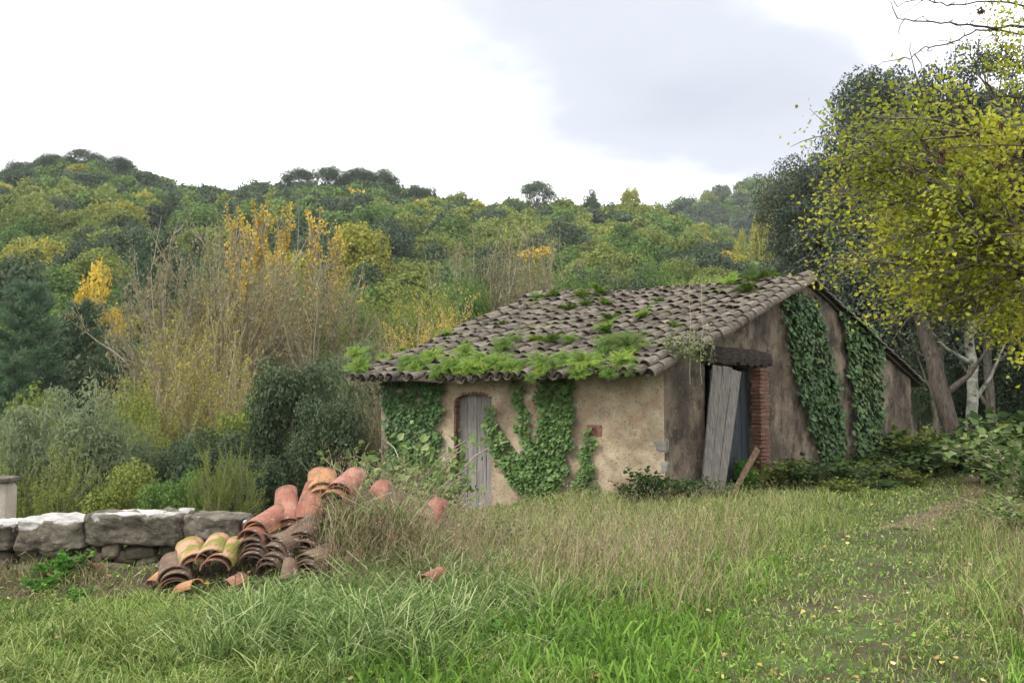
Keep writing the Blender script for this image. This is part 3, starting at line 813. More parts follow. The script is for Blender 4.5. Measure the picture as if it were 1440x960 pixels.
ivy('dark ivy curtain covering the left corner of the front wall', [[(538, 530), (626, 530), (620, 570), (618, 640), (612, 700), (604, 745), (556, 745), (548, 640)]], 0, .16, .085, m_ivyd, .14, [[(590, 740), (592, 640), (580, 540)]])
ivy('broad ivy branching into a Y on the front wall, one arm reaching the door', [[(685, 568), (693, 572), (702, 604), (728, 634), (748, 664), (742, 698), (722, 680), (699, 645), (685, 612)],
    [(719, 532), (734, 538), (743, 585), (748, 620), (752, 680), (738, 640), (729, 590)], [(758, 522), (808, 525), (807, 590), (799, 640), (792, 685), (768, 735), (732, 705), (748, 645), (760, 595), (756, 560)]], 0, .15, .085, m_ivy, .11,
    [[(760, 730), (757, 660), (775, 560)], [(755, 725), (735, 650), (695, 590)]])
ivy('narrow pointed ivy strand on the front wall right of the broad one', [[(826, 600), (835, 604), (833, 650), (840, 680), (850, 702), (852, 735), (798, 735), (806, 690), (816, 650)]], 0, .14, .075, m_ivy, .07, [[(825, 730), (828, 660)]])
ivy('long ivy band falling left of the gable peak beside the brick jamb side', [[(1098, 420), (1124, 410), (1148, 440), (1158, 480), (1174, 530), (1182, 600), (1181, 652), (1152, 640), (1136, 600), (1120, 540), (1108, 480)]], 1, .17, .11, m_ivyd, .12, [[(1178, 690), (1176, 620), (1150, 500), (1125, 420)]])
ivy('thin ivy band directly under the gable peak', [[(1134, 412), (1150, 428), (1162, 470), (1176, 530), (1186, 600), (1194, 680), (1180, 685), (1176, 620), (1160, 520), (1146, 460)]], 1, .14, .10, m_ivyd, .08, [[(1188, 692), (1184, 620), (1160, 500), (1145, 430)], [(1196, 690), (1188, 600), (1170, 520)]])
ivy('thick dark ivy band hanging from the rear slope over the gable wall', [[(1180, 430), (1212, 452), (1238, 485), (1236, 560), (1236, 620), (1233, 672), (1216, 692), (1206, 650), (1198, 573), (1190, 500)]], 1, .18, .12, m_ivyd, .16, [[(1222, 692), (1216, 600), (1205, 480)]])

# ------------------------------------------------------------------ low dry-stone wall
m_wall = material('rubble_stone', [(.05, .042, .032), (.11, .09, .065), (.2, .165, .12)], scale=5, wn=.6, wr=.4, bump=1.0, bscale=22, extra=overlay((.06, .07, .025), 4, .55, .66, seed=6, amount=.8))
m_cap = material('pale_cap_layer', [(.22, .21, .19), (.42, .4, .37), (.58, .56, .53)], scale=5, wn=.8, wr=.2, bump=.8, bscale=18, extra=overlay((.15, .14, .11), 8, .6, .7, seed=2, amount=.8))
m_cstone = material('cap_stone', [(.045, .038, .027), (.1, .085, .062), (.18, .16, .125)], scale=6, wn=.8, wr=.2, bump=1.0, bscale=18, extra=overlay((.35, .32, .28), 12, .6, .68, seed=2, amount=.5))
WY = 8.7
SWb = at(120, 800, WY); SWb[2] = 0
SW = thing('stone_wall', 'low ruined dry stone wall with big pale topped capstones at the left', 'wall', SWb)
for q, (x0, x1, y0, y1) in enumerate([(-200, -120, 738, 772), (-115, -48, 742, 774), (-44, 14, 741, 772), (19, 117, 734, 774), (119, 255, 726, 767), (257, 338, 727, 760), (340, 420, 735, 765)]):
    a, b = at(x0, (y0 + y1) / 2, WY), at(x1, (y0 + y1) / 2, WY)
    ht = (y1 - y0) / F * WY; zc = at(x0, (y0 + y1) / 2, WY)[2]
    L_ = b[0] - a[0]
    st = obj('capstone', rock_mesh('capstone', L_, .55, ht, m_cstone, q * 5.7, .13, 16, 12), SW, np.array([(a[0] + b[0]) / 2, WY + .25, zc]) - SWb)
    if q != 5: obj('pale_top', rock_mesh('pale_top', L_ * .97, .52, ht * .42, m_cap, q * 2.9 + 1, .16, 16, 9), st, (0, .0, ht * .36))  # paler layer over the top of the capstone
SM = [rock_mesh('stone', .3, .26, .12, m_wall, 40 + q * 7.7, .12, 4, 4) for q in range(8)]
for row in range(6):
    x = at(-230, 800, WY)[0] + rng.random() * .1
    while x < at(430, 800, WY)[0]:
        sx = .14 + .2 * rng.random()
        z = .26 - row * .085
        o = obj('stone', SM[rng.integers(8)], SW, np.array([x + sx / 2, WY + .18 + .06 * rng.normal() - row * .045, z + rng.normal() * .012]) - SWb)
        o.scale = (sx / .3, .9, .8 + .4 * rng.random()); o.rotation_euler = (rng.normal() * .1, rng.normal() * .12, rng.normal() * .25)
        x += sx + .01
# small post with cap beyond the wall at the left edge
pst = at(2, 720, 10.2)
PO = thing('gate_post', 'short pale masonry post with a flat stone cap at the left edge', 'post', (pst[0], 10.2, -1.0))
zt = at(2, 676, 10.2)[2]
wp = 30 / F * 10.2
me = rock_mesh('shaft', wp * .9, .24, zt + 1.0, material('pale_render', [(.3, .26, .2), (.42, .38, .31)], scale=6, bump=.5), 3, .03, 6, 14)
obj('shaft', me, PO, (0, 0, (zt + 1) / 2))
obj('cap', rock_mesh('cap', wp * 1.25, .34, .06, m_cstone, 8, .1, 5, 8), PO, (0, 0, zt + 1.0 + .02))

# ------------------------------------------------------------------ heap of loose roof tiles
m_lt = {n_: material(n_ + '_clay_tile', c_, scale=7, wn=.6, wr=.45, bump=.35, bscale=50, extra=chain(overlay((.07, .05, .038), 3.5, .52, .68, seed=7, amount=.75), overlay((.42, .36, .3), 11, .58, .68, seed=3, amount=.6))) for n_, c_ in dict(
    pink=[(.17, .065, .045), (.29, .125, .085), (.4, .22, .165)], orange=[(.28, .13, .06), (.38, .2, .095), (.45, .27, .15)], brown=[(.07, .045, .032), (.14, .09, .062), (.21, .145, .1)]).items()}
m_lt['mossy'] = material('mossy_clay_tile', [(.28, .13, .08), (.4, .22, .14), (.46, .3, .2)], scale=7, wn=.6, wr=.45, bump=.5, bscale=50, extra=overlay((.17, .17, .03), 5, .44, .56, seed=7, amount=.95))
big = {}
for n_ in m_lt:
    a_ = Acc(); V, Fq = tile_arrays(.5, .155, .125, .016, 10, .82); a_.add(displace(V, .006, 4, len(n_)), Fq, .5, 0, False); big[n_] = a_.mesh('loose_tile', m_lt[n_])
HY = 8.35
def heap(px, py, Y, yaw, pitch, n_, kinds, where, dz=.034, dy=.02, roll=0, sc=.84, jit=.085):
    """nested stack; px,py = crown of the near end of the top tile"""
    top = at(px, py, Y)
    d = np.array([math.sin(yaw), math.cos(yaw), 0])
    for q in range(n_):
        p = top + np.array([0, 0, -.127 * sc - dz * q]) - d * dy * q * (-1) ** 0 * .6 + np.array([rng.normal() * .02, rng.normal() * .015, rng.normal() * .006])
        Yd = np.array([d[0] * math.cos(pitch), d[1] * math.cos(pitch), math.sin(pitch)])
        X0 = np.array([d[1], -d[0], 0])
        M = frame(p, Yd, X0, rng.normal() * jit, roll + rng.normal() * jit, rng.normal() * jit * 1.5) @ Matrix.Scale(sc, 4)
        kd = kinds[min(q, len(kinds) - 1)]
        o = obj('loose_tile', big[kd], None)
        o.matrix_world = M
        word = {'pink': 'pink', 'orange': 'orange', 'brown': 'dirty brown', 'mossy': 'moss covered'}[kd]
        ordw = 'top' if q == 0 else ('bottom' if q == n_ - 1 else ['second', 'third', 'fourth', 'fifth', 'sixth', 'seventh', 'eighth', 'ninth'][q - 1])
        o['label'] = f'{word} tile, {ordw} in the {where}' if n_ > 1 else f'{word} curved roof tile, {where}'
        o['category'] = 'roof tile'; o['group'] = 'loose roof tiles heaped by the stone wall'
heap(472, 674, 8.6, .12, .27, 5, ['pink', 'pink', 'orange', 'pink', 'brown'], 'highest stack on the heap', dz=.045)
heap(452, 676, 8.7, -.3, .34, 2, ['orange', 'orange'], 'pair propped behind the highest stack', dz=.05)
heap(432, 718, 8.55, .25, .85, 4, ['pink', 'pink', 'orange', 'pink'], 'steeply tilted stack left of the highest stack', dz=.05, roll=.1)
heap(408, 722, 8.5, -.3, .8, 3, ['pink', 'pink', 'brown'], 'steep narrow stack in the heap middle', dz=.06, roll=-.5)
heap(360, 730, 8.2, .18, .24, 9, ['pink', 'orange', 'pink', 'brown', 'brown'], 'tall nested stack with open ends facing out', dz=.037)
heap(388, 752, 8.15, .35, .35, 7, ['brown'], 'sunken dark stack under the tilted tiles', dz=.036)
heap(425, 745, 8.25, .1, .3, 6, ['brown', 'pink', 'brown'], 'dark stack below the highest stack', dz=.04)
heap(432, 778, 8.0, .2, .2, 5, ['brown'], 'lowest right stack buried in long grass', dz=.036)
heap(302, 770, 8.05, -.1, .3, 3, ['mossy', 'mossy', 'pink'], 'mossy stack in front of the capstones', dz=.04)
heap(276, 776, 8.1, -.45, .25, 2, ['mossy', 'mossy'], 'mossy pair leaning left of the mossy stack', dz=.04)
heap(246, 796, 7.95, -.3, .22, 4, ['brown', 'brown', 'pink', 'brown'], 'half buried stack at the heap\'s left end', dz=.04)
heap(526, 700, 8.9, .2, .35, 4, ['pink', 'brown', 'pink', 'brown'], 'stack behind brambles right of the highest stack', dz=.045)
heap(556, 716, 8.9, -.5, .6, 4, ['brown', 'pink', 'brown', 'brown'], 'upright stack seen through dry stems', dz=.05, roll=.3)
heap(590, 722, 9.0, .4, .5, 3, ['brown', 'pink', 'brown'], 'upright stack nearest the front door', dz=.05)
heap(510, 718, 8.6, 0, .3, 6, ['brown', 'pink', 'brown'], 'low stack in the middle right of the heap', dz=.04)
heap(590, 808, 7.3, .5, .1, 1, ['pink'], 'small shard lying alone in the long grass', sc=.45)
SHN = ['beside the mossy stack', 'below the capstones', 'at the heap foot, left', 'at the heap foot, middle', 'under the long grass', 'between the brown stacks', 'near the wall rubble', 'by the sunken stack', 'in front of the half buried stack', 'right of the lowest stack']
shard = []
for q in range(3):
    a_ = Acc(); V, Fq = tile_arrays(.16 + .05 * q, .11, .1, .016, 6, .5); V[:, 0] *= .7; a_.add(displace(V, .02, 9, q * 5.0), Fq, .5, 0, False); shard.append(a_.mesh('tile_shard', m_lt[['pink', 'brown', 'orange'][q]]))
for q, (px, py) in enumerate([(270, 815), (200, 780), (255, 828), (345, 818), (450, 815), (385, 800), (150, 800), (405, 825), (215, 822), (500, 800)]):
    p = gnd(px, py, .1); o = obj('tile_shard', shard[q % 3], None, (p[0], p[1], .1 + .04 * (q % 2)), ['pinkish', 'dark brown', 'orange'][q % 3] + ' broken tile shard ' + SHN[q], 'tile shard', 'broken tile shards around the heap')
    o.rotation_euler = (rng.normal() * .4, rng.normal() * .4, rng.random() * 6)
# rubble mound carrying the heap
A_ = Acc()
mx_, my_ = np.meshgrid(np.linspace(-6.5, -.7, 90), np.linspace(7.7, 10.2, 34), indexing='ij')
pm = 720 + F * mx_ / my_
ht = np.interp(pm, [-400, 120, 230, 300, 350, 420, 480, 540, 600, 660], [.09, .09, .1, .14, .2, .42, .55, .5, .3, -.1]) * sstep(my_, 7.75, 8.5) * (1 - sstep(my_, 9.2, 10.1)) - .1 * (1 - sstep(my_, 7.75, 8.0))
mz = ht + .06 * rot_noise(mx_, my_, 2.3) + np.where(my_ < 9.6, 0, -.2)
i = np.arange(89)[:, None] * 34 + np.arange(33)[None]
A_.add(np.stack([mx_, my_, mz], -1).reshape(-1, 3), np.stack([i, i + 34, i + 35, i + 1], -1).reshape(-1, 4), .5, 0, True)
obj('earth_mound', A_.mesh('earth_mound', material('rubble_earth', [(.03, .022, .016), (.065, .048, .034), (.1, .075, .055)], scale=8, bump=1.0, bscale=25)), kind='structure')
def G(x, y):
    """ground height including the mound"""
    x = np.asarray(x, float); y = np.asarray(y, float)
    p = 720 + F * x / np.maximum(y, 1)
    m = np.interp(p, [-400, 120, 230, 300, 350, 420, 480, 540, 600, 660], [.09, .09, .1, .14, .2, .42, .55, .5, .3, -.1]) * sstep(y, 7.75, 8.5) * (1 - sstep(y, 9.2, 10.1))
    return np.maximum(H(x, y), np.where((y > 7.7) & (y < 10.2) & (x < -.7) & (x > -6.5), m, -99))

# ------------------------------------------------------------------ grass
def blades(acc, P, h, wd, lean, v, m=0, bend=.5):
    n = len(P); az = rng.random(n) * 2 * PI
    D = np.stack([np.cos(az), np.sin(az), np.zeros(n)], 1)
    D = nrm(D + lean)
    fa = rng.random(n) * 2 * PI
    Bv = np.stack([np.cos(fa), np.sin(fa), np.zeros(n)], 1)
    h = h[:, None]; wd = wd[:, None]; bend = np.broadcast_to(bend, (n,))[:, None] * (.4 + rng.random((n, 1)))
    up = np.array([0, 0, 1.0])
    m1 = P + up * h * .5 + D * h * bend * .22
    m2 = P + up * h * (.88 - .12 * bend) + D * h * bend * .62
    tp = P + up * h * (1.0 - .35 * bend) + D * h * bend * 1.05
    V = np.stack([P - Bv * wd / 2, P + Bv * wd / 2, m1 + Bv * wd * .45, m1 - Bv * wd * .45, m2 + Bv * wd * .3, m2 - Bv * wd * .3, tp], 1).reshape(-1, 3)
    b = np.arange(n)[:, None] * 7
    acc.add(V, np.concatenate([b + [0, 1, 2, 3], b + [3, 2, 4, 5]]), np.concatenate([v, v]), m)
    acc.add(np.zeros((0, 3)), np.zeros((0, 3), int), v[:0], m)
    acc.F[-1] = b + [5, 4, 6] + (acc.n - len(V)); acc.v[-1] = v.copy(); acc.m[-1] = np.full(n, m); acc.sm[-1] = np.zeros(n, bool)
HOUSE = np.array([C1[:2] - nf[:2] * 0, C2[:2], C4[:2], C3[:2]])
def sample(n, y0=4.6, y1=24, x_l=-.7, x_r=.82, pw=1.7):
    u = rng.random(n); a = y0 ** (2 - pw); b = y1 ** (2 - pw)
    y = (a + (b - a) * u) ** (1 / (2 - pw)); x = y * rng.uniform(x_l, x_r, n)
    return x, y
DRY = polyw([(585, 745), (620, 850), (700, 880), (820, 885), (960, 868), (1010, 815), (1090, 770), (1160, 738), (1135, 700), (940, 700), (600, 715)])
TUS = polyw([(330, 880), (290, 915), (470, 945), (690, 925), (740, 870), (640, 830), (500, 838), (420, 850)])
LUSH = polyw([(480, 925), (520, 1010), (1010, 1010), (965, 880), (820, 880), (640, 860)])
WEED = polyw([(1375, 770), (1420, 860), (1480, 960), (1800, 960), (1600, 690), (1400, 695)])
m_grass = leafmat('lawn_grass', [(.06, .1, .02), (.15, .22, .045), (.28, .36, .09), (.45, .46, .2)], 1, 0, trans=.3)
m_tuss = leafmat('tussock_grass', [(.05, .1, .02), (.13, .21, .05), (.26, .35, .11), (.48, .5, .26)], 1, 0, trans=.3)
m_lush = leafmat('broad_blade_grass', [(.06, .13, .02), (.15, .28, .035), (.28, .43, .08)], 1, 0, trans=.35)
m_dry = leafmat('dry_grass', [(.1, .07, .04), (.22, .16, .095), (.36, .28, .175), (.52, .43, .29)], 1, 0, trans=.25)
# lawn
x, y = sample(285000)
dp = dpath(x, y)
ok = ~inpoly(x, y, HOUSE) & ~((y > 9.5) & (x < -3.2)) & (rng.random(len(x)) < np.clip(.2 + dp / 1.4, 0, 1) * (.55 + .45 * sstep(rot_noise(x, y, 1.3), -.6, .3)))
ok &= ~((y > 7.75) & (y < 9.4) & (x < -.9) & (rng.random(len(x)) < .9))
x, y, dp = x[ok], y[ok], dp[ok]
pat = rot_noise(x, y, 1.1)
h = (.05 + .05 * rng.random(len(x))) * (1 + 1.3 * sstep(dp, .7, 2.3)) * (1 + .5 * pat * sstep(dp, .5, 1.5)); h = np.clip(h, .03, .3)
h = h * (1 + .5 * sstep(-x, .5, 2.0) * (1 - sstep(y, 6.6, 7.6)))
h = h * (.75 + .5 * rot_noise(x, y, 3.3))
v = np.clip(.4 + .2 * pat + .3 * rng.normal(size=len(x)), 0, 1)
v = np.where(rng.random(len(x)) < .05, .95, v)
A_ = Acc(); blades(A_, np.stack([x, y, G(x, y) - .01], 1), h, .0045 + .0007 * y, np.zeros(3), v, 0, .8)
obj('lawn_grass', A_.mesh('lawn_grass', m_grass), label='short green grass covering the yard and the verge of the track', cat='grass', kind='stuff')
def patch(poly, n, y0=4.6, y1=20):
    x, y = sample(n, y0, y1); ok = inpoly(x + .22 * rng.normal(size=n) + .25 * rot_noise(x, y, 1.2), y + .45 * rng.normal(size=n) + .5 * rot_noise(x + 5, y, 1.1), poly) & ~inpoly(x, y, HOUSE)
    return x[ok], y[ok]
# tussock grass: clumped
cx_, cy_ = patch(TUS, 2500, 5.4, 10)
cx_, cy_ = cx_[:95], cy_[:95]
k_ = rng.integers(0, len(cx_), 9000)
x = cx_[k_] + rng.normal(size=9000) * .09; y = cy_[k_] + rng.normal(size=9000) * .08
hh = (.16 + .34 * rng.random(len(x))) * (.5 + .65 * rng.random(len(cx_)))[k_]
A_ = Acc(); ld = np.stack([(x - cx_[k_]), (y - cy_[k_]), 0 * x], 1) * 9
blades(A_, np.stack([x, y, G(x, y) - .01], 1), hh, .007 + .006 * rng.random(len(x)), ld * .8, rng.random(len(x)) ** 1.4, 0, 1.0)
obj('tussock_grass', A_.mesh('tussock_grass', m_tuss), label='arching pale green tussock grass in front of the tile heap', cat='grass', kind='stuff')
x, y = patch(LUSH, 30000, 4.7, 9)
A_ = Acc(); blades(A_, np.stack([x, y, G(x, y) - .01], 1), .08 + .22 * rng.random(len(x)) ** 1.4, .009 + .012 * rng.random(len(x)), np.zeros(3), np.clip(rng.random(len(x)) * .8 + .2 * rot_noise(x, y, 2), 0, 1), 0, .6)
x, y = sample(26000, 4.7, 13, -.62, .6, 1.9); ok = (rot_noise(x, y, 1.9) > -.05) & (dpath(x, y) > .8) & ~inpoly(x, y, HOUSE) & ~((y > 7.6) & (x < -.9)); x, y = x[ok], y[ok]
blades(A_, np.stack([x, y, G(x, y) - .01], 1), .07 + .13 * rng.random(len(x)), .006 + .007 * rng.random(len(x)), np.zeros(3), rng.random(len(x)), 0, .9)
obj('broad_blade_grass', A_.mesh('broad_blade_grass', m_lush), label='lush broad bladed green grass along the bottom centre', cat='grass', kind='stuff')
# dry grass
x, y = patch(DRY, 72000, 7, 20); ok = rot_noise(x + 3, y, 1.6) + .3 * rng.normal(size=len(x)) > -.15; x, y = x[ok], y[ok]
A_ = Acc(); edge = .5 + .5 * sstep(rot_noise(x, y, 1.5), -.8, .4)
blades(A_, np.stack([x, y, G(x, y) - .01], 1), (.12 + .42 * rng.random(len(x)) ** 1.3) * edge * (1 - .35 * sstep(x, 2.0, 4.5)) * (1 - .4 * sstep(y, 9.5, 12)), .0035 + .003 * rng.random(len(x)), np.array([.3, 0, 0]), np.clip(rng.random(len(x)) * .8 + .15 * rot_noise(x, y, .8), 0, 1), 0, .55)
x, y = patch(DRY, 9000, 6.6, 16); x = np.concatenate([x, rng.uniform(-1.9, -.3, 500)]); y = np.concatenate([y, rng.uniform(7.7, 10.5, 500)])
hs = (.38 + .42 * rng.random(len(x))) * (1 - .4 * sstep(y, 10.5, 13)); zs = G(x, y) - .01
blades(A_, np.stack([x, y, zs], 1), hs, .0035 + .0015 * rng.random(len(x)), np.array([.35, 0, 0]), .25 + .6 * rng.random(len(x)), 0, .5)
hd = np.stack([x + rng.normal(size=len(x)) * .05, y, zs + hs * .85], 1)
for q in range(4):
    leaves(A_, hd + rng.normal(size=hd.shape) * np.array([.035, .035, .06]), rng.normal(size=hd.shape), .03, .006, .3 + .6 * rng.random(len(x)), 0, tdir=(0, 0, 1))
x = rng.uniform(-5.2, -1.0, 7000); y = rng.uniform(7.55, 8.6, 7000); ok = rot_noise(x, y, 2.7) + .4 * rng.normal(size=7000) > 0; x, y = x[ok], y[ok]
blades(A_, np.stack([x, y, G(x, y) - .01], 1), .05 + .16 * rng.random(len(x)) ** 1.5, .004 + .003 * rng.random(len(x)), np.zeros(3), .6 * rng.random(len(x)), 0, 1.0)
x, y = patch(WEED, 60000, 5.5, 20)
blades(A_, np.stack([x, y, G(x, y) - .01], 1), (.15 + .4 * rng.random(len(x))) * (.5 + .5 * rng.random(len(x))), .004 + .003 * rng.random(len(x)), np.array([-.2, 0, 0]), rng.random(len(x)) * .7, 0, .7)
x, y = sample(9000, 7.6, 9.6, -.19, -.04)
blades(A_, np.stack([x, y, G(x, y) - .01], 1), .1 + .25 * rng.random(len(x)), .004 + .003 * rng.random(len(x)), np.array([.2, -.3, 0]), rng.random(len(x)), 0, .7)
obj('dry_grass', A_.mesh('dry_grass', m_dry), label='tall straw coloured dry grass in front of the building and along the track', cat='grass', kind='stuff')
x, y = patch(np.concatenate([DRY]), 90000, 7, 20)
A_ = Acc(); blades(A_, np.stack([x, y, G(x, y) - .01], 1), .12 + .22 * rng.random(len(x)), .006 + .004 * rng.random(len(x)), np.zeros(3), rng.random(len(x)), 0, .7)
x, y = patch(WEED, 50000, 5.5, 20)
blades(A_, np.stack([x, y, G(x, y) - .01], 1), .12 + .3 * rng.random(len(x)), .005 + .004 * rng.random(len(x)), np.zeros(3), rng.random(len(x)), 0, .8)
obj('meadow_grass', A_.mesh('meadow_grass', m_grass), label='green meadow grass mixed under the dry stems', cat='grass', kind='stuff')
# fallen leaves
n = 1100
x, y = sample(n, 4.7, 22, -.1, .62, 1.5); dp = dpath(x, y)
ok = (rng.random(n) < np.clip(1.25 - dp / 2.2, .12, 1)) & ~inpoly(x, y, HOUSE); x, y = x[ok], y[ok]
A_ = Acc(); s_ = .025 + .03 * rng.random(len(x))
leaves(A_, np.stack([x, y, G(x, y) + .035 + .03 * rng.random(len(x))], 1), rng.normal(size=(len(x), 3)) * .35 + np.array([0, 0, 1]), s_, s_ * .7, rng.random(len(x)), 0, hexa=True)
x, y = sample(6000, 4.7, 22, -.1, .62, 1.4); dp = dpath(x, y); ok = rng.random(6000) < np.clip(1.1 - dp / 1.1, .05, 1); x, y = x[ok], y[ok]; s_ = .012 + .022 * rng.random(len(x))
leaves(A_, np.stack([x, y, G(x, y) + .02 + .03 * rng.random(len(x))], 1), rng.normal(size=(len(x), 3)) * .4 + np.array([0, 0, 1]), s_, s_ * .6, rng.random(len(x)) * .45, 0)
x, y = sample(700, 4.7, 12, -.6, .1, 1.5); s_ = .025 + .025 * rng.random(len(x))
leaves(A_, np.stack([x, y, G(x, y) + .07 + .05 * rng.random(len(x))], 1), rng.normal(size=(len(x), 3)) * .4 + np.array([0, 0, 1]), s_, s_ * .6, rng.random(len(x)) * .6, 0, hexa=True)
obj('fallen_leaves', A_.mesh('fallen_leaves', leafmat('autumn_leaf_litter', [(.1, .05, .03), (.22, .13, .07), (.42, .27, .1), (.55, .45, .12), (.6, .5, .32)], 1, 0, .15)), label='scattered yellow and brown fallen leaves on the track', cat='fallen leaves', kind='stuff')
# clover and small round weeds
xw = rng.uniform(-5.2, -1.0, 1600); yw = rng.uniform(7.5, 8.6, 1600)
x, y = sample(26000, 4.7, 16, -.62, .62, 1.6); ok = (rot_noise(x, y, 2.1) > .05) & ~inpoly(x, y, HOUSE) & ~((y > 9) & (x < -3)); x, y = x[ok], y[ok]
A_ = Acc(); x = np.concatenate([x, xw]); y = np.concatenate([y, yw]); s_ = .018 + .022 * rng.random(len(x))
leaves(A_, np.stack([x, y, G(x, y) + .03 + .07 * rng.random(len(x))], 1), rng.normal(size=(len(x), 3)) * .35 + np.array([0, 0, 1]), s_, s_ * .8, rng.random(len(x)), 0)
obj('clover', A_.mesh('clover', m_lush), label='small leafed clover and weeds mixed in the lawn', cat='ground cover', kind='stuff')

# ------------------------------------------------------------------ tree and shrub prototypes (meshes)
def lobed(acc, R, Hc, zc, nl, nleaf, size, m=0, flat=1.0, aspect=.85, lr=(.34, .5), base_cut=-.5):
    """crown made of leaf clumps on many small lobes"""
    d = nrm(rng.normal(size=(nl * 3, 3))); d = d[d[:, 2] > base_cut][:nl]
    C = d * np.array([R, R, Hc]) * (.55 + .3 * rng.random((len(d), 1))); C[:, 2] += zc
    rad = R * rng.uniform(*lr, len(d)); lv = rng.random(len(d))
    k = nleaf // len(d)
    for c, r, v_ in zip(C, rad, lv):
        dd = nrm(rng.normal(size=(k, 3)) + np.array([0, 0, .25]))
        rj = r * (1.05 - .45 * rng.random(k) ** 2)
        bump_ = 1 + .18 * np.sin(dd[:, 0] * 5 + v_ * 9) * np.cos(dd[:, 1] * 5 + v_ * 5)
        P = c + dd * (rj * bump_)[:, None] * np.array([1, 1, flat])
        s_ = size * (.6 + .7 * rng.random(k))
        leaves(acc, P, dd + rng.normal(size=(k, 3)) * .55, s_, s_ * aspect, np.clip(.45 * v_ + .55 * rng.random(k), 0, 1), m)
def far_tree(kind, bark='bark', n=3600, size=.5):
    A_ = Acc()
    tube(A_, [[0, 0, 0], [.1, 0, 2], [0, .1, 4.5]], [.3, .24, .15], 5, 1, .5)
    if kind == 'umbrella':
        for q in range(7): tube(A_, [[0, 0, 5], [math.cos(q) * 1.2, math.sin(q) * 1.2, 6.6], [math.cos(q) * 2.6, math.sin(q) * 2.6, 7.6]], [.12, .08, .04], 4, 1, .5)
        tube(A_, [[0, 0, 0], [.1, 0, 4], [0, 0, 7]], [.4, .33, .2], 5, 1)
        lobed(A_, 4.2, 1.9, 7.6, 26, n, size, 0, .62, .4, (.26, .4), -.3)
    elif kind == 'tall':
        lobed(A_, 2.6, 4.2, 5.6, 16, n, size, 0, 1.2, .8, (.3, .5))
    elif kind == 'conifer':
        for q in range(9):
            z = 1.5 + q * 1.0; r = 2.6 * (1 - q / 9.5)
            k = n // 9; a = rng.random(k) * 2 * PI; rr_ = r * np.sqrt(rng.random(k))
            leaves(A_, np.stack([np.cos(a) * rr_, np.sin(a) * rr_, z + (r - rr_) * .5 + rng.normal(size=k) * .2], 1), rng.normal(size=(k, 3)) * .4 + np.array([0, 0, 1]), size, size * .3, rng.random(k), 0)
    else:
        lobed(A_, 3.6, 3.4, 5.2, 20, n, size, 0, .9, .85, (.3, .46))
    return A_
FT = {}
def ft(name, kind, mat, **kw):
    n0 = kw.get('n', 3600); kw2 = dict(kw); kw2['n'] = int(n0 * 3.2); kw2['size'] = kw.get('size', .5) * .5
    FT.setdefault(name + '_near', []).append(far_tree(kind, **kw2).mesh('tree', [MT[mat], MT['bark']]))
    kw['n'] = int(n0 * 1.9); kw['size'] = kw.get('size', .5) * .66
    FT.setdefault(name, []).append(far_tree(kind, **kw).mesh('tree', [MT[mat], MT['bark']]))
for q in range(4): ft('dark', 'round' if q % 2 else 'tall', 'leaf_dark')
for q in range(4): ft('mid', 'round' if q % 3 else 'tall', 'leaf_mid')
for q in range(3): ft('olive', 'round', 'leaf_olive')
for q in range(2): ft('yellow', 'round' if q else 'tall', 'leaf_yellow', n=2600)
ft('orange', 'tall', 'leaf_orange', n=2200)
for q in range(3): ft('umbrella', 'umbrella', 'leaf_dark', n=4200, size=.42)
ft('conifer', 'conifer', 'leaf_pine')
ft('pale', 'round', 'leaf_pale')
KW = dict(dark='dark green evergreen oak', mid='mid green rounded tree', olive='olive green leafy tree', yellow='yellowing autumn tree', orange='golden orange autumn tree', umbrella='dark umbrella pine', conifer='narrow dark conifer', pale='pale grey green tree')
def put_far(kind, x, y, sc, label=None, group=None, sz=1.0, z=None):
    lst = FT[kind + ('_near' if y < 110 else '')]; me = lst[rng.integers(len(lst))]
    o = obj('umbrella_pine' if kind == 'umbrella' else ('conifer' if kind == 'conifer' else 'hillside_tree'), me, None, (x, y, (float(H(x, y)) if z is None else z) - .3), label, 'tree', group)
    o.scale = (sc, sc, sc * sz); o.rotation_euler = (0, 0, rng.random() * 6.3)
    return o
def zone(p, y):
    a = 'left summit slope' if p < 120 else ('slope right of the left summit' if p < 250 else ('slope left of the poplars' if p < 330 else ('slope behind the poplars' if p < 480 else ('slope right of the poplars' if p < 600 else ('slope above the left eave' if p < 760 else ('slope above the ridge' if p < 880 else ('slope above the golden tree' if p < 1000 else 'slope beside the gable peak')))))))
    b = ['foot of the', 'lower', 'middle', 'upper', 'top of the'][min(4, int((y - 50) / 36))]
    return b + ' ' + a
def zone_old(p, y):
    a = 'on the left shoulder of the wooded hill' if p < 230 else ('on the slope left of the tall poplars' if p < 330 else ('on the slope behind the tall poplars' if p < 520 else ('on the slope above the roof\'s left end' if p < 760 else ('on the slope above the roof ridge' if p < 1000 else 'on the slope beside the gable peak'))))
    b = 'low' if y < 95 else ('halfway up' if y < 150 else 'high')
    return b + ' ' + a
cand = []
y = 52.0
while y < 232:
    st = 5.6 if y < 120 else 6.2
    x = -.62 * y
    while x < .42 * y:
        xx, yy = x + rng.normal() * 1.3, y + rng.normal() * 1.5
        p = 720 + F * xx / yy
        if p < 1190: cand.append((xx, yy))
        x += st * (.85 + .3 * rng.random())
    y += st * .95
cand.sort(key=lambda c: c[1])
vis = [c for c in cand if -20 < 720 + F * c[0] / c[1] < 1150]
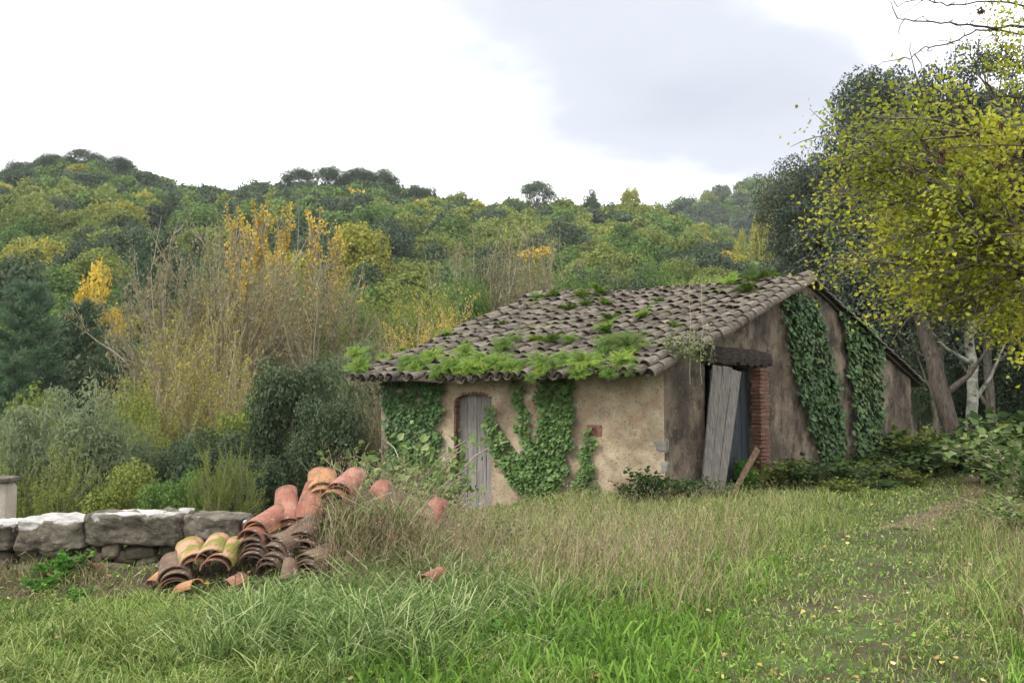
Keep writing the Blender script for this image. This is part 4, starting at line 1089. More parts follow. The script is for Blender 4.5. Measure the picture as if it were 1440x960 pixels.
def kindof(x, y):
    p = 720 + F * x / y; f = rng.random() + .18 * rot_noise(x, y, .06)
    warm = .22 * math.exp(-((p - 850) / 170) ** 2) + .1 * math.exp(-((p - 100) / 120) ** 2)
    if y > 195 and p < 600: return 'dark' if f < .75 else 'mid'
    if f < .40 - warm: return 'dark'
    if f < .66 - warm * .8: return 'mid'
    if f < .95 - warm * .3: return 'olive'
    if f < 1.03: return 'yellow'
    return 'orange' if rng.random() < .4 else 'yellow'
ntr = 0; stuffc = []; htrees = []
for (x, y) in cand:
    p = 720 + F * x / y
    if (x, y) in vis and ntr < 262 and not (p > 700 and y < 75 and p < 1090 and rng.random() < .3):
        kd = kindof(x, y); ntr += 1
        htrees.append((kd, zone(p, y), p, put_far(kd, x, y, .8 + .45 * rng.random(), 'tree', 'trees covering the wooded hillside', .85 + .3 * rng.random())))
    else: stuffc.append((x, y))
bins = {}
for t_ in htrees: bins.setdefault(t_[:2], []).append(t_)
ORD = ['leftmost', 'second from left', 'third from left', 'fourth from left', 'fifth from left', 'sixth from left', 'seventh from left', 'eighth from left', 'ninth from left', 'tenth from left'] + ['right hand one'] * 20
for (kd, zn), ls in bins.items():
    ls.sort(key=lambda q: q[2])
    for i_, q in enumerate(ls):
        q[3]['label'] = f'{KW[kd]}, ' + ('' if len(ls) == 1 else ('rightmost, ' if i_ == len(ls) - 1 else ORD[i_] + ', ')) + zn
# the remaining hillside and the farther hill read as one mass
A_ = Acc()
def canopy(x, y, n, size, sc):
    z = float(H(x, y)); kd = kindof(x, y) if y < 240 else ('dark' if rng.random() < .6 else ('mid' if rng.random() < .6 else 'olive'))
    mi = dict(dark=0, mid=1, olive=2, yellow=3, orange=4)[kd]
    sub = Acc(); lobed(sub, 3.6 * sc, 3.2 * sc, 5.2 * sc, 12, n, size, mi, .9, .85, (.32, .48))
    for V, Fc, v_, m_ in zip(sub.V, sub.F, sub.v, sub.m):
        A_.V.append(V + np.array([x, y, z])); A_.F.append(Fc + A_.n); A_.v.append(v_); A_.m.append(m_); A_.sm.append(np.zeros(len(v_), bool))
    A_.n += sub.n
for (x, y) in stuffc: canopy(x, y, 1600, .6, 1.0)
y = 262
while y < 455:
    x = .02 * y
    while x < .42 * y:
        canopy(x + rng.normal() * 2, y + rng.normal() * 2, 700, 1.0, 1.15 + .3 * rng.random()); x += 7.5
    y += 8
obj('distant_forest', A_.mesh('distant_forest', [MT['leaf_' + q] for q in ('dark', 'mid', 'olive', 'yellow', 'orange')]), label='unbroken forest canopy along the upper slopes and the farther hill', cat='forest', kind='stuff')
# landmark trees on the skyline and slope
def mark(kind, px, ytop, Y, wpx, label, hgt=None):
    pt = at(px, ytop, Y); base = float(H(pt[0], Y)); R0 = dict(umbrella=4.4, tall=3).get(kind, 3.9)
    h0 = dict(umbrella=8.7, conifer=10.2).get(kind, 9.2)
    o = put_far(kind, pt[0], Y, wpx / 2 / F * Y / R0, label, 'landmark trees standing above the hillside canopy')
    sz = (pt[2] - base) / h0; sx = o.scale[0]
    sx = max(sx, sz / 2.3)
    o.scale = (sx, sx, max(sz, .4 * sx)); return o
for px, yt, wp_, lb in [(755, 262, 60, 'solitary umbrella pine standing on the skyline above the roof'), (420, 243, 58, 'leftmost umbrella pine of the skyline row'), (462, 241, 60, 'second umbrella pine from the left in the skyline row'),
                        (505, 243, 62, 'third umbrella pine in the skyline row'), (540, 244, 56, 'fourth umbrella pine in the skyline row'), (592, 268, 60, 'low umbrella pine at the right end of the skyline row'),
                        (75, 222, 58, 'umbrella pine on the left summit, left one'), (118, 216, 64, 'tallest umbrella pine on the left summit'), (165, 226, 60, 'umbrella pine on the left summit, right one'), (205, 246, 50, 'small umbrella pine on the right of the left summit'), (30, 232, 56, 'umbrella pine at the far left of the summit')]:
    mark('umbrella', px, yt, 205, wp_, lb)
mark('olive', 645, 268, 205, 44, 'round olive tree with sparse top on the skyline, left of the solitary pine')
mark('dark', 832, 266, 205, 26, 'slim dark tree poking above the skyline right of the solitary pine')
mark('yellow', 886, 255, 205, 26, 'tall thinning yellow tree on the skyline above the roof')
mark('dark', 700, 284, 205, 40, 'dark tree on the skyline just left of the solitary pine')
mark('orange', 966, 368, 120, 30, 'bright golden tree just above the roof ridge')
mark('orange', 138, 384, 58, 62, 'small golden orange tree glowing between the dark pines on the left')
mark('orange', 8, 258, 190, 34, 'orange tree at the far left edge near the summit')
mark('yellow', 1075, 282, 170, 50, 'bright yellow tree beside the dark oak near the gable peak')
mark('yellow', 1040, 330, 150, 44, 'yellow green tree low on the right shoulder of the hill')
mark('orange', 1020, 352, 130, 46, 'rusty orange tree above the verge near the peak')
mark('conifer', 552, 388, 75, 34, 'narrow dark conifer left of the roof')

# ------------------------------------------------------------------ mid distance trees and shrubs
def proto(trunk, crown, tmat, cmat):
    V = np.concatenate(crown.V); e = (np.percentile(np.hypot(V[:, 0], V[:, 1]), 90), np.percentile(V[:, 2], 98.5))
    return (trunk.mesh('trunk', tmat), crown.mesh('crown', cmat), e)
PR = {}
def mk_bushy(mat, n=13000, size=.15, aspect=.7, H0=5.0):
    T, Cn = Acc(), Acc()
    for q in range(5):
        a = q * 1.3; tube(T, [[0, 0, 0], [math.cos(a) * .3, math.sin(a) * .3, 1.4], [math.cos(a) * 1.1, math.sin(a) * 1.1, 3.2]], [.09, .06, .03], 5, 0)
    lobed(Cn, 2.1, 2.3, 2.7, 30, n, size, 0, 1.0, aspect, (.22, .42), -.9)
    return proto(T, Cn, MT['bark'], mat)
def mk_pine():
    T, Cn = Acc(), Acc()
    tube(T, [[0, 0, 0], [.05, 0, 4], [0, .05, 9.3]], [.2, .14, .03], 7, 0)
    for q in range(64):
        z = 1.0 + 8.0 * (q / 64) ** .9; L = (2.7 * (1 - (z / 9.8) ** 1.3) + .25) * (.8 + .4 * rng.random()); a = q * 2.4
        tipd = np.array([math.cos(a), math.sin(a), .25]); pts = np.array([[0, 0, z]]) + np.linspace(0, 1, 5)[:, None] * tipd * L + np.array([0, 0, .25]) * (np.linspace(0, 1, 5) ** 2)[:, None] * L * .6
        tube(T, pts, np.linspace(.04, .01, 5), 4, 0)
        k = int(150 + 170 * L); t = rng.random(k) ** .7; P = pts[0] + (pts[-1] - pts[0]) * t[:, None] + rng.normal(size=(k, 3)) * np.array([.22, .22, .13]) * (.5 + .5 * t)[:, None] * max(.6, L / 2)
        leaves(Cn, P, rng.normal(size=(k, 3)), .3, .035, np.clip(.3 * rng.random() + .7 * rng.random(k), 0, 1), 0, tdir=tipd + np.array([0, 0, .5]))
    return proto(T, Cn, MT['bark'], MT['leaf_pine'])
def mk_brush(lmat, nl=5.0, keep=.8, size=.09, tall=True, tw='twig'):
    T, Cn = Acc(), Acc(); tips = []
    for q in range(5):
        a = rng.random() * 6.3; d = nrm(np.array([math.cos(a) * .35, math.sin(a) * .35, 1]))
        grow(T, np.array([math.cos(a) * .2, math.sin(a) * .2, 0]), d, 3.1 + rng.random(), .07, 0, [(6, .65, .62, .06, .1, 5), (5, .7, .6, .06, .14, 4), (5, .7, .62, .06, .16, 3), (0, 0, 0, .06, .16, 3)], tips)
    tipleaves(Cn, tips, nl, .07, size, size * .7, 0, keep)
    return proto(T, Cn, MT[tw], lmat)
def mk_poplar(lmat):
    T, Cn = Acc(), Acc(); tips = []
    tube(T, [[0, 0, 0], [.1, 0, 4], [0, .1, 8], [0, 0, 11.5]], [.17, .13, .08, .02], 6, 0)
    for q in range(60):
        z = 1.5 + 9.6 * (q / 60); a = q * 2.4
        grow(T, np.array([0, 0, z]), nrm(np.array([math.cos(a) * .36, math.sin(a) * .36, 1])), (2.6 if z < 6 else 1.15) * (.7 + .5 * rng.random()), .03, 0, [(4, .4, .5, .12, .08, 4), (0, 0, 0, .15, .1, 3)], tips)
    hi = [t for t in tips if t[0][0][2] > 6.8]; lo = [t for t in tips if t[0][0][2] <= 6.8]
    tipleaves(Cn, hi, 12, .06, .13, .11, 0, .7); tipleaves(Cn, lo, 3, .09, .12, .1, 0, .35)
    return proto(T, Cn, MT['twig'], lmat)
PR['oak'] = [mk_bushy(MT['leaf_dark']) for _ in range(2)]
PR['green'] = [mk_bushy(MT['leaf_mid']) for _ in range(2)]
PR['olive'] = [mk_bushy(MT['leaf_olive'], 9000, .15) for _ in range(2)]
PR['willow'] = [mk_bushy(MT['leaf_pale'], 12000, .17, .3) for _ in range(2)]
for k_, m_ in (('oak', 'dark'), ('green', 'mid'), ('olive', 'olive')): PR[k_ + '_big'] = [mk_bushy(MT['leaf_' + m_], 30000, .075, .8) for _ in range(2)]
PR['gold'] = [mk_bushy(MT['leaf_orange'], 5000, .17)]
PR['pine'] = [mk_pine() for _ in range(2)]
PR['brush'] = [mk_brush(MT['leaf_tan'], 14, .9, .1) for _ in range(3)]
PR['ybrush'] = [mk_brush(leafmat('yellow_tan_foliage', [(.16, .14, .04), (.28, .25, .06), (.44, .38, .09)]), 13, .8, .11)]
PR['gbrush'] = [mk_brush(MT['leaf_olive'], 30, .95, .12)]
PR['obrush'] = [mk_brush(MT['leaf_orange'], 8, .7, .11)]
PR['poplar'] = [mk_poplar(MT['leaf_orange']) for _ in range(2)]
PRH = dict(oak=(2.8, 5.6), green=(2.8, 5.6), olive=(2.8, 5.6), willow=(2.8, 5.6), gold=(2.8, 5.6), pine=(2.8, 9.6), brush=(2.6, 7.0), ybrush=(2.6, 7.0), gbrush=(2.6, 7.0), obrush=(2.6, 7.0), poplar=(1.7, 12.2))
KN = dict(oak='dark evergreen oak', green='mid green leafy bush', olive='olive green leafy tree', willow='pale silvery green willow', gold='small golden orange tree', pine='soft dark green pine', brush='bare twiggy tan tree', ybrush='sparse tree with yellow leaves',
          gbrush='loose yellow green shrub', obrush='twiggy sapling with orange leaves', poplar='slender poplar with orange leafed top')
def mid(kind, px, ytop, Y, wpx, where, grp=None, basez=None):
    pt = at(px, ytop, Y); base = float(H(pt[0], Y)) if basez is None else basez
    kk = kind + '_big' if (kind + '_big' in PR and Y > 27) else kind
    a, b, (R0, H0) = PR[kk][rng.integers(len(PR[kk]))]; sx = wpx / 2 / F * Y / R0; sz = max(.25, (pt[2] - base) / H0)
    if kind in ('brush', 'ybrush', 'gbrush', 'obrush'): sx = max(sx, sz * .55)
    if kind in ('willow', 'gold', 'oak', 'green', 'olive', 'pine'): sx = max(sx, sz * .55)
    if kind == 'poplar': sx = max(sx, sz * .62)
    t = thing({'pine': 'pine_tree', 'poplar': 'poplar_tree', 'oak': 'oak_tree', 'willow': 'willow_tree'}.get(kind, 'shrub' if H0 * sz < 3.5 else 'tree'), KN[kind] + ' ' + where, 'tree' if H0 * sz > 3.5 else 'shrub', (pt[0], Y, base - .1), rng.random() * 6.3, grp)
    t.scale = (sx, sx, sz)
    obj('trunk', a, t); obj('crown', b, t)
VG = 'trees filling the valley beyond the wall'
MID = [('pine', 42, 405, 46, 150, 'rising at the left edge above the pale willows'), ('pine', 118, 430, 52, 130, 'second from the left edge'), ('pine', -50, 430, 44, 150, 'cut off by the left edge'), ('pine', 225, 330, 64, 120, 'tallest one left of the tan trees'),
       ('pine', 165, 480, 48, 110, 'below the golden orange tree'), ('pine', 242, 470, 50, 110, 'partly hidden behind the tan trees'), ('pine', 20, 500, 38, 120, 'low at the left edge'),
       ('poplar', 330, 300, 42, 52, 'leftmost of the orange topped row'), ('poplar', 350, 318, 41, 46, 'second in the orange topped row'), ('poplar', 368, 292, 43, 56, 'tallest of the orange topped row'), ('poplar', 400, 296, 44, 50, 'fourth in the orange topped row'),
       ('poplar', 386, 350, 40, 50, 'shorter one in front of the orange topped row'), ('poplar', 441, 302, 44, 50, 'fifth in the orange topped row'), ('poplar', 472, 318, 45, 46, 'rightmost of the orange topped row'),
       ('brush', 280, 362, 38, 110, 'leaning at the left end of the poplars'), ('brush', 300, 345, 36, 120, 'in front of the leftmost poplar'), ('brush', 385, 370, 36, 120, 'below the tallest poplar'),
       ('brush', 480, 380, 37, 110, 'right of the poplar row'), ('gbrush', 530, 440, 36, 90, 'between the poplars and the roof corner'), 
       ('ybrush', 245, 430, 33, 110, 'left below the bare trees'), ('ybrush', 290, 480, 31, 100, 'centre of the yellow patch'), ('ybrush', 330, 500, 30, 90, 'right side of the yellow patch'), ('ybrush', 215, 540, 29, 90, 'lower left of the yellow patch'), 
       ('ybrush', 375, 520, 28, 80, 'just left of the dark oak'),
       ('willow', 505, 490, 29, 110, 'behind the dark oak near the roof corner'), ('willow', 470, 510, 30, 90, 'left of the one near the roof corner'), ('willow', 95, 552, 19, 170, 'brightest one in the left foreground'), ('willow', 5, 600, 18, 110, 'at the left edge above the post'), ('willow', 165, 600, 20, 100, 'right of the brightest one'), ('olive', 60, 560, 26, 130, 'behind the brightest willow'), ('olive', 200, 560, 28, 120, 'left below the yellow patch'), ('green', 390, 400, 52, 130, 'seen through the bare trees left of the oak'), ('olive', 470, 430, 48, 130, 'behind the twiggy trees near the oak'), ('green', 300, 400, 56, 130, 'behind the left end of the poplars'), ('olive', 250, 500, 40, 110, 'behind the yellow patch'), ('olive', 350, 560, 26, 90, 'between the grey oak and the large dark one'),
       ('oak', 420, 510, 22, 120, 'large one directly behind the tile heap'), ('oak', 462, 560, 20, 90, 'right of the large one behind the tile heap'), ('oak', 300, 605, 19, 110, 'low and grey behind the capstones'), ('oak', 250, 625, 21, 100, 'low one left of the grey one'), ('oak', 350, 640, 18, 90, 'low one touching the heap\'s left side'),
       ('green', 247, 662, 15.5, 88, 'bright rounded one just over the stone wall'), ('gbrush', 190, 590, 24, 110, 'left above the long capstone'), ('gbrush', 50, 640, 17, 120, 'left over the first capstones'), ('olive', 180, 650, 17, 110, 'behind the long capstone'),
       ('brush', 560, 480, 28, 100, 'beside the ivy covered corner'), ('gbrush', 585, 560, 22, 80, 'pressed against the ivy corner'), ('brush', 520, 570, 21, 90, 'between the oak and the ivy corner'), ('gbrush', 320, 680, 13.5, 90, 'trailing over the last capstone'),
       ('olive', 560, 430, 45, 80, 'behind the left eave'), ('olive', 620, 440, 48, 80, 'behind the left roof edge'), ('green', 500, 440, 48, 90, 'right of the poplar thicket'),
       ('brush', 700, 345, 52, 60, 'bare group above the roof, left one'), ('brush', 735, 348, 54, 56, 'bare group above the roof, middle one'), ('brush', 765, 370, 54, 40, 'bare group above the roof, right one'), ('green', 660, 400, 50, 80, 'left of the bare group above the roof'),
       ('obrush', 622, 425, 25, 38, 'glowing behind the left roof edge'), ('obrush', 600, 450, 25, 40, 'lower one behind the left roof edge'), ('green', 800, 400, 45, 70, 'just behind the ridge'), ('oak', 860, 385, 48, 80, 'just behind the middle of the ridge'), ('green', 920, 385, 50, 80, 'left of the bright golden tree')]
for m_ in MID: mid(*m_, VG)

# ------------------------------------------------------------------ holm oaks and the wood on the right
def mk_holm(n_per=34, seed=0):
    T, Cn = Acc(), Acc(); tips = []
    grow(T, np.zeros(3), np.array([.05, 0, 1.0]), 4.6, .26, 0, [(6, .75, .72, .06, .1, 8), (6, .7, .66, .06, .14, 6), (6, .75, .6, .05, .16, 4), (0, 0, 0, .04, .2, 3)], tips)
    for pts, d in tips:
        k = 460; r = .45 + .4 * rng.random(); dd = nrm(rng.normal(size=(k, 3))); P = pts[-1] + dd * (r * (1.1 - .6 * rng.random((k, 1)) ** 2)) * np.array([1, 1, .75])
        s_ = .115 * (.6 + .7 * rng.random(k)); leaves(Cn, P, dd + rng.normal(size=(k, 3)) * .6, s_, s_ * .6, np.clip(.5 * rng.random() + .5 * rng.random(k), 0, 1), 0)
    V = np.concatenate(Cn.V); return T, Cn, V
m_holm = leafmat('holm_oak_foliage', [(.03, .042, .026), (.062, .08, .05), (.11, .135, .085)], .75, .25, trans=.15)
HM = []
for q in range(3):
    T, Cn, V = mk_holm(); ext = (np.percentile(np.abs(V[:, :2]), 88), np.percentile(V[:, 2], 99.5))
    HM.append((T.mesh('trunk', MT['bark']), Cn.mesh('crown', m_holm), ext))
def holm(px, ytop, Y, wpx, label, q=0, rz=0, nm='holm_oak', basez=None):
    pt = at(px, ytop, Y); base = float(H(pt[0], Y)) if basez is None else basez; a, b, ext = HM[q % 3]
    t = thing(nm, label, 'tree', (pt[0], Y, base - .1), rz, 'dark oaks behind the gable')
    s_ = wpx / 2 / F * Y / ext[0]; sz_ = (pt[2] - base) / ext[1]; s_ = max(s_, .78 * sz_); t.scale = (s_, s_, sz_); obj('trunk', a, t); obj('crown', b, t)
holm(1268, 145, 31, 190, 'dark holm oak whose left flank drops steeply beside the gable peak', 0, .5)
holm(1310, 88, 30, 190, 'tall holm oak with open top behind the yellow leaves', 1, 2)
holm(1385, 80, 32, 210, 'tallest holm oak at the right with airy crown against the sky', 2, 4)
holm(1455, 130, 29, 190, 'holm oak cut off by the right edge', 0, 5)
holm(1205, 228, 38, 120, 'lower dark oak filling the notch left of the gable peak', 1, 3)
holm(1222, 178, 33, 110, 'dark oak with rounded top left of the tall holm oaks', 2, .7)
holm(1180, 290, 44, 110, 'dense dark oak just behind the gable peak', 2, 1)
holm(1215, 300, 33, 150, 'dark oak low behind the rear roof slope', 0, 2.4)
for px, yt, Y, wp_, lb in [(1240, 330, 34, 170, 'dark evergreen mass behind the ivy draped slope'), (1320, 380, 36, 180, 'dark evergreen mass above the leaning trunk'), (1410, 400, 38, 190, 'dark evergreen mass at the end of the track'),
                           (1345, 440, 40, 120, 'dark thicket closing the track behind the pale trunk'), (1290, 440, 31, 100, 'dark shrub against the far end of the gable'), (1190, 340, 40, 130, 'dark evergreen behind the middle of the rear slope'), (1470, 420, 30, 170, 'dark evergreen beyond the right edge'), (1150, 330, 45, 100, 'dark evergreen left behind the ridge'), (1440, 520, 36, 120, 'low dark thicket right of the pale trunk'), (1390, 560, 42, 160, 'low dark thicket far down the track')]:
    mid('oak', px, yt, Y, wp_, 'zzz', 'dark oaks behind the gable'); COL.objects[-1]
    for o in list(COL.objects)[-3:]:
        if o.get('label'): o['label'] = lb
# trunks by the track
def trunk(name, pts, rad, mat, label, cat='tree trunk'):
    pts = np.array(pts); A_ = Acc(); tt = np.linspace(0, len(pts) - 1, 14)
    P = np.stack([np.interp(tt, range(len(pts)), pts[:, q]) for q in range(3)], 1); P[1:-1] += rng.normal(size=(12, 3)) * .02
    b = P[0].copy(); R = np.interp(tt, [0, 1, len(pts) - 1], [rad[0] * 1.25, rad[0], rad[1]])
    tube(A_, P - b, R, 10, 0)
    for q in (5, 8, 10):
        e = P[q] - b; d = nrm(np.array([rng.normal(), rng.normal() * .4, .8])); tube(A_, [e, e + d * .9, e + d * 1.8 + np.array([0, 0, .4])], [R[q] * .5, R[q] * .3, .02], 6, 0)
    t = thing(name, label, cat, b); obj('trunk', A_.mesh('trunk', mat), t)
    Cn = Acc(); k = 2500; c = P[-1] - b; dd = rng.normal(size=(k, 3)) * np.array([1.3, 1.0, .8]) + c
    leaves(Cn, dd, rng.normal(size=(k, 3)), .12, .08, rng.random(k), 0); obj('crown', Cn.mesh('crown', m_holm), t)
trunk('oak_tree', [at(1372, 652, 24.5), at(1366, 600, 24.5), at(1369, 540, 24.5), at(1364, 480, 24.5), at(1372, 400, 24.5)], (.15, .11), MT['pale_bark'], 'slender pale barked tree standing beside the end of the track', 'tree')
trunk('oak_tree', [at(1345, 655, 23.5), at(1335, 600, 23.5), at(1316, 520, 23.8), at(1290, 430, 24.2), at(1262, 380, 24.6)], (.22, .15), MT['dark_bark'], 'thick dark trunk leaning left behind the gable end', 'tree')
trunk('oak_tree', [at(1325, 655, 25), at(1322, 590, 25), at(1322, 500, 25), at(1330, 430, 25)], (.09, .07), MT['bark'], 'thin dark trunk left of the leaning one', 'tree')
trunk('oak_tree', [at(1398, 650, 27), at(1394, 590, 27), at(1390, 510, 27), at(1392, 430, 27)], (.13, .1), MT['bark'], 'dim trunk right of the pale barked tree', 'tree')

# ------------------------------------------------------------------ yellow lime tree at the right
m_lime = leafmat('lime_tree_foliage', [(.18, .22, .024), (.36, .38, .035), (.56, .53, .06), (.72, .6, .12)], .9, .1, trans=.55, rough=.5)
T, Cn = Acc(), Acc(); tips = []
base = at(1560, 700, 12.5); base[2] = 0
tube(T, [base - base, (0.05, 0, 1.2), (-.1, .05, 2.4), (-.2, 0, 4.0), (-.3, 0, 5.0)], [.2, .17, .14, .09, .03], 9, 0)
for q in range(38):
    z = 2.65 + 2.35 * q / 38; a = PI + rng.normal() * .8
    L_ = (2.2 - abs(z - 3.9) * .5) * (.75 + .4 * rng.random())
    grow(T, np.array([-.15, 0, z]), nrm(np.array([math.cos(a), math.sin(a), .2])), max(.5, L_) , .045, 0, [(6, .6, .5, .0, .08, 5), (5, .7, .6, -.03, .12, 4), (0, 0, 0, -.06, .12, 3)], tips)
tips = [t_ for t_ in tips if mnoise.noise(Vector(t_[0][-1]) * 1.7) > -.08]
tipleaves(Cn, tips, 30, .12, .062, .054, 0, .96, flat=.8, hexa=True, vfun=lambda P: .45 + .25 * np.sin(P[:, 0] * 2.7 + P[:, 2] * 1.3) - .12 * (P[:, 2] - 3))
t = thing('lime_tree', 'leafy lime tree with yellow green autumn leaves filling the upper right', 'tree', base)
obj('trunk', T.mesh('trunk', MT['bark']), t); obj('crown', Cn.mesh('crown', m_lime), t)
# bare branched tree off the right edge
T, Cn = Acc(), Acc(); tips = []
base = at(1640, 700, 9.5); base[2] = 0
tube(T, [(0, 0, 0), (0, 0, 2.5), (-.1, 0, 5.2)], [.13, .1, .05], 8, 0)
def limb(path, r0):
    pts = np.array([at(*q) - base for q in path]); pts = np.concatenate([[[-.1, 0, pts[0][2] - .5]], pts]) 
    tt = np.linspace(0, len(pts) - 1, 26); P = np.stack([np.interp(tt, range(len(pts)), pts[:, k]) for k in range(3)], 1); P[2:-1] += rng.normal(size=(23, 3)) * .008
    tube(T, P, np.linspace(r0, .004, 26), 5, 0)
    for q in range(5, 26, 2):
        d = nrm(P[q] - P[q - 1] + rng.normal(size=3) * .65 + np.array([0, 0, .1])); l = .12 + .3 * rng.random()
        Q = [P[q]]; 
        for s_ in range(5): d = nrm(d + rng.normal(size=3) * .3 + np.array([0, 0, .08])); Q.append(Q[-1] + d * l / 5)
        tube(T, Q, np.linspace(.006, .0022, 6), 4, 0)
for pth, r0 in [([(1520, 60, 9.5), (1440, 36, 9.5), (1390, 38, 9.3), (1340, 33, 9.2), (1285, 30, 9.1), (1262, 26, 9.1)], .022), ([(1520, 60, 9.5), (1380, 40, 9.4), (1340, 60, 9.2), (1300, 66, 9.2), (1280, 84, 9.2)], .014), ([(1500, 20, 9.5), (1400, 0, 9.4), (1330, 8, 9.2), (1290, -4, 9.2), (1262, 10, 9.1)], .014),
                ([(1520, 160, 9.5), (1440, 137, 9.5), (1400, 135, 9.4), (1385, 115, 9.3), (1376, 60, 9.3)], .014), ([(1520, 220, 9.5), (1440, 205, 9.4), (1380, 205, 9.3), (1320, 212, 9.2), (1285, 230, 9.1)], .012), ([(1500, 120, 9.5), (1440, 100, 9.5), (1410, 70, 9.4), (1390, 40, 9.4)], .01)]:
    limb(pth, r0)
t = thing('bare_tree', 'nearly bare tree reaching dark twigs with seed pods across the top right corner', 'tree', base)
obj('trunk', T.mesh('trunk', MT['dark_twig']), t)
k = 900; ctr = np.array([at(1428, 70, 9.4), at(1415, 20, 9.4), at(1445, 110, 9.4)])[rng.integers(3, size=k)] - base
leaves(Cn, ctr + rng.normal(size=(k, 3)) * np.array([.16, .2, .22]), rng.normal(size=(k, 3)), .05, .028, rng.random(k) * .7, 0); obj('crown', Cn.mesh('crown', m_lime), t)
m_pod = material('brown_seed_pod', [(.04, .02, .015), (.1, .05, .035)], wn=0, wv=1)
for px, py in [(1325, 212), (1322, 222), (1282, 236), (1350, 243), (1405, 230), (1380, 12), (1408, 172)]:
    A_ = Acc(); c = at(px, py, 9.2) - base; k = 22
    leaves(A_, np.zeros((k, 3)) + rng.normal(size=(k, 3)) * .012, rng.normal(size=(k, 3)), .07, .02, rng.random(k), 0, tdir=(0, 0, -2.5)); tube(A_, [[0, 0, 0], [0, 0, .06]], .002, 3, 0)
    obj('seed_pod', A_.mesh('seed_pod', m_pod), t, c)

# ------------------------------------------------------------------ near weeds, brambles and shrubs
def weed_mesh(seed, h=.6, ns=9, lpn=26, size=.05, aspect=.6, spread=.5, lm=None, arch_=.3):
    T, Cn = Acc(), Acc()
    for q in range(ns):
        a = rng.random() * 6.3; d = np.array([math.cos(a), math.sin(a), 0]); l = h * (.6 + .5 * rng.random()); tt = np.linspace(0, 1, 8)
        pts = d * (tt ** 1.4 * l * spread * (.4 + rng.random()))[:, None] + np.array([0, 0, 1]) * (l * (tt - arch_ * tt ** 2.5))[:, None] + rng.normal(size=(8, 3)) * .008
        tube(T, pts, np.linspace(.006, .002, 8) * (h / .6), 4, 0, rng.random())
        k = lpn; u = (.12 + .88 * rng.random(k)) * 6.99; i_ = u.astype(int); f = (u - i_)[:, None]
        P = pts[i_] * (1 - f) + pts[np.minimum(i_ + 1, 7)] * f + rng.normal(size=(k, 3)) * .045 * (h / .6)
        s_ = size * (.5 + .9 * rng.random(k)); leaves(Cn, P, rng.normal(size=(k, 3)) * .5 + np.array([0, -.15, .8]), s_, s_ * aspect, rng.random(k), 0, hexa=True)
    return T.mesh('stem', MT['twig']), Cn.mesh('foliage', lm)
m_br = leafmat('bramble_foliage', [(.04, .085, .018), (.09, .15, .035), (.17, .23, .07), (.3, .33, .16)], .9, .1, trans=.3)
m_brb = leafmat('bright_weed_foliage', [(.05, .14, .018), (.1, .24, .035), (.16, .32, .06)], .9, .1, trans=.35)
m_bry = leafmat('yellow_weed_foliage', [(.07, .11, .02), (.14, .18, .035), (.28, .28, .06)], .9, .1, trans=.35)
m_brd = leafmat('dark_undergrowth', [(.025, .05, .014), (.05, .09, .025), (.09, .14, .04)], .9, .1, trans=.25)
WM = dict(bramble=[weed_mesh(q, .8, 11, 44, .055, .7, .7, m_br) for q in range(3)], bright=[weed_mesh(q, .5, 12, 40, .075, .75, .7, m_brb) for q in range(2)], yellow=[weed_mesh(q, .6, 12, 46, .07, .6, .8, m_bry) for q in range(3)], dark=[weed_mesh(q, .7, 14, 60, .07, .7, .9, m_brd) for q in range(3)])
WH = dict(bramble=.8, bright=.5, yellow=.6, dark=.7)
def weed(kind, px, pybase, hpx, label, Y=None, spreadx=1.0, grp='wild plants around the building'):
    if Y is None:
        p = gnd(px, pybase, 0)
        for _ in range(4): p = gnd(px, pybase, float(G(p[0], p[1])))
        x, Y = p[0], p[1]
    else: x = at(px, pybase, Y)[0]
    s_ = hpx / F * Y / WH[kind] * (1.25 if spreadx > 1.25 else 1); spreadx = min(spreadx, 1.45)
    t = thing('bramble' if kind in ('bramble', 'dark') else 'weed', label, 'plant', (x, Y, float(G(x, Y)) - .03), rng.random() * 6.3, grp)
    t.scale = (s_ * spreadx, s_ * spreadx, s_); a, b = WM[kind][rng.integers(len(WM[kind]))]
    obj('stem', a, t); obj('foliage', b, t)
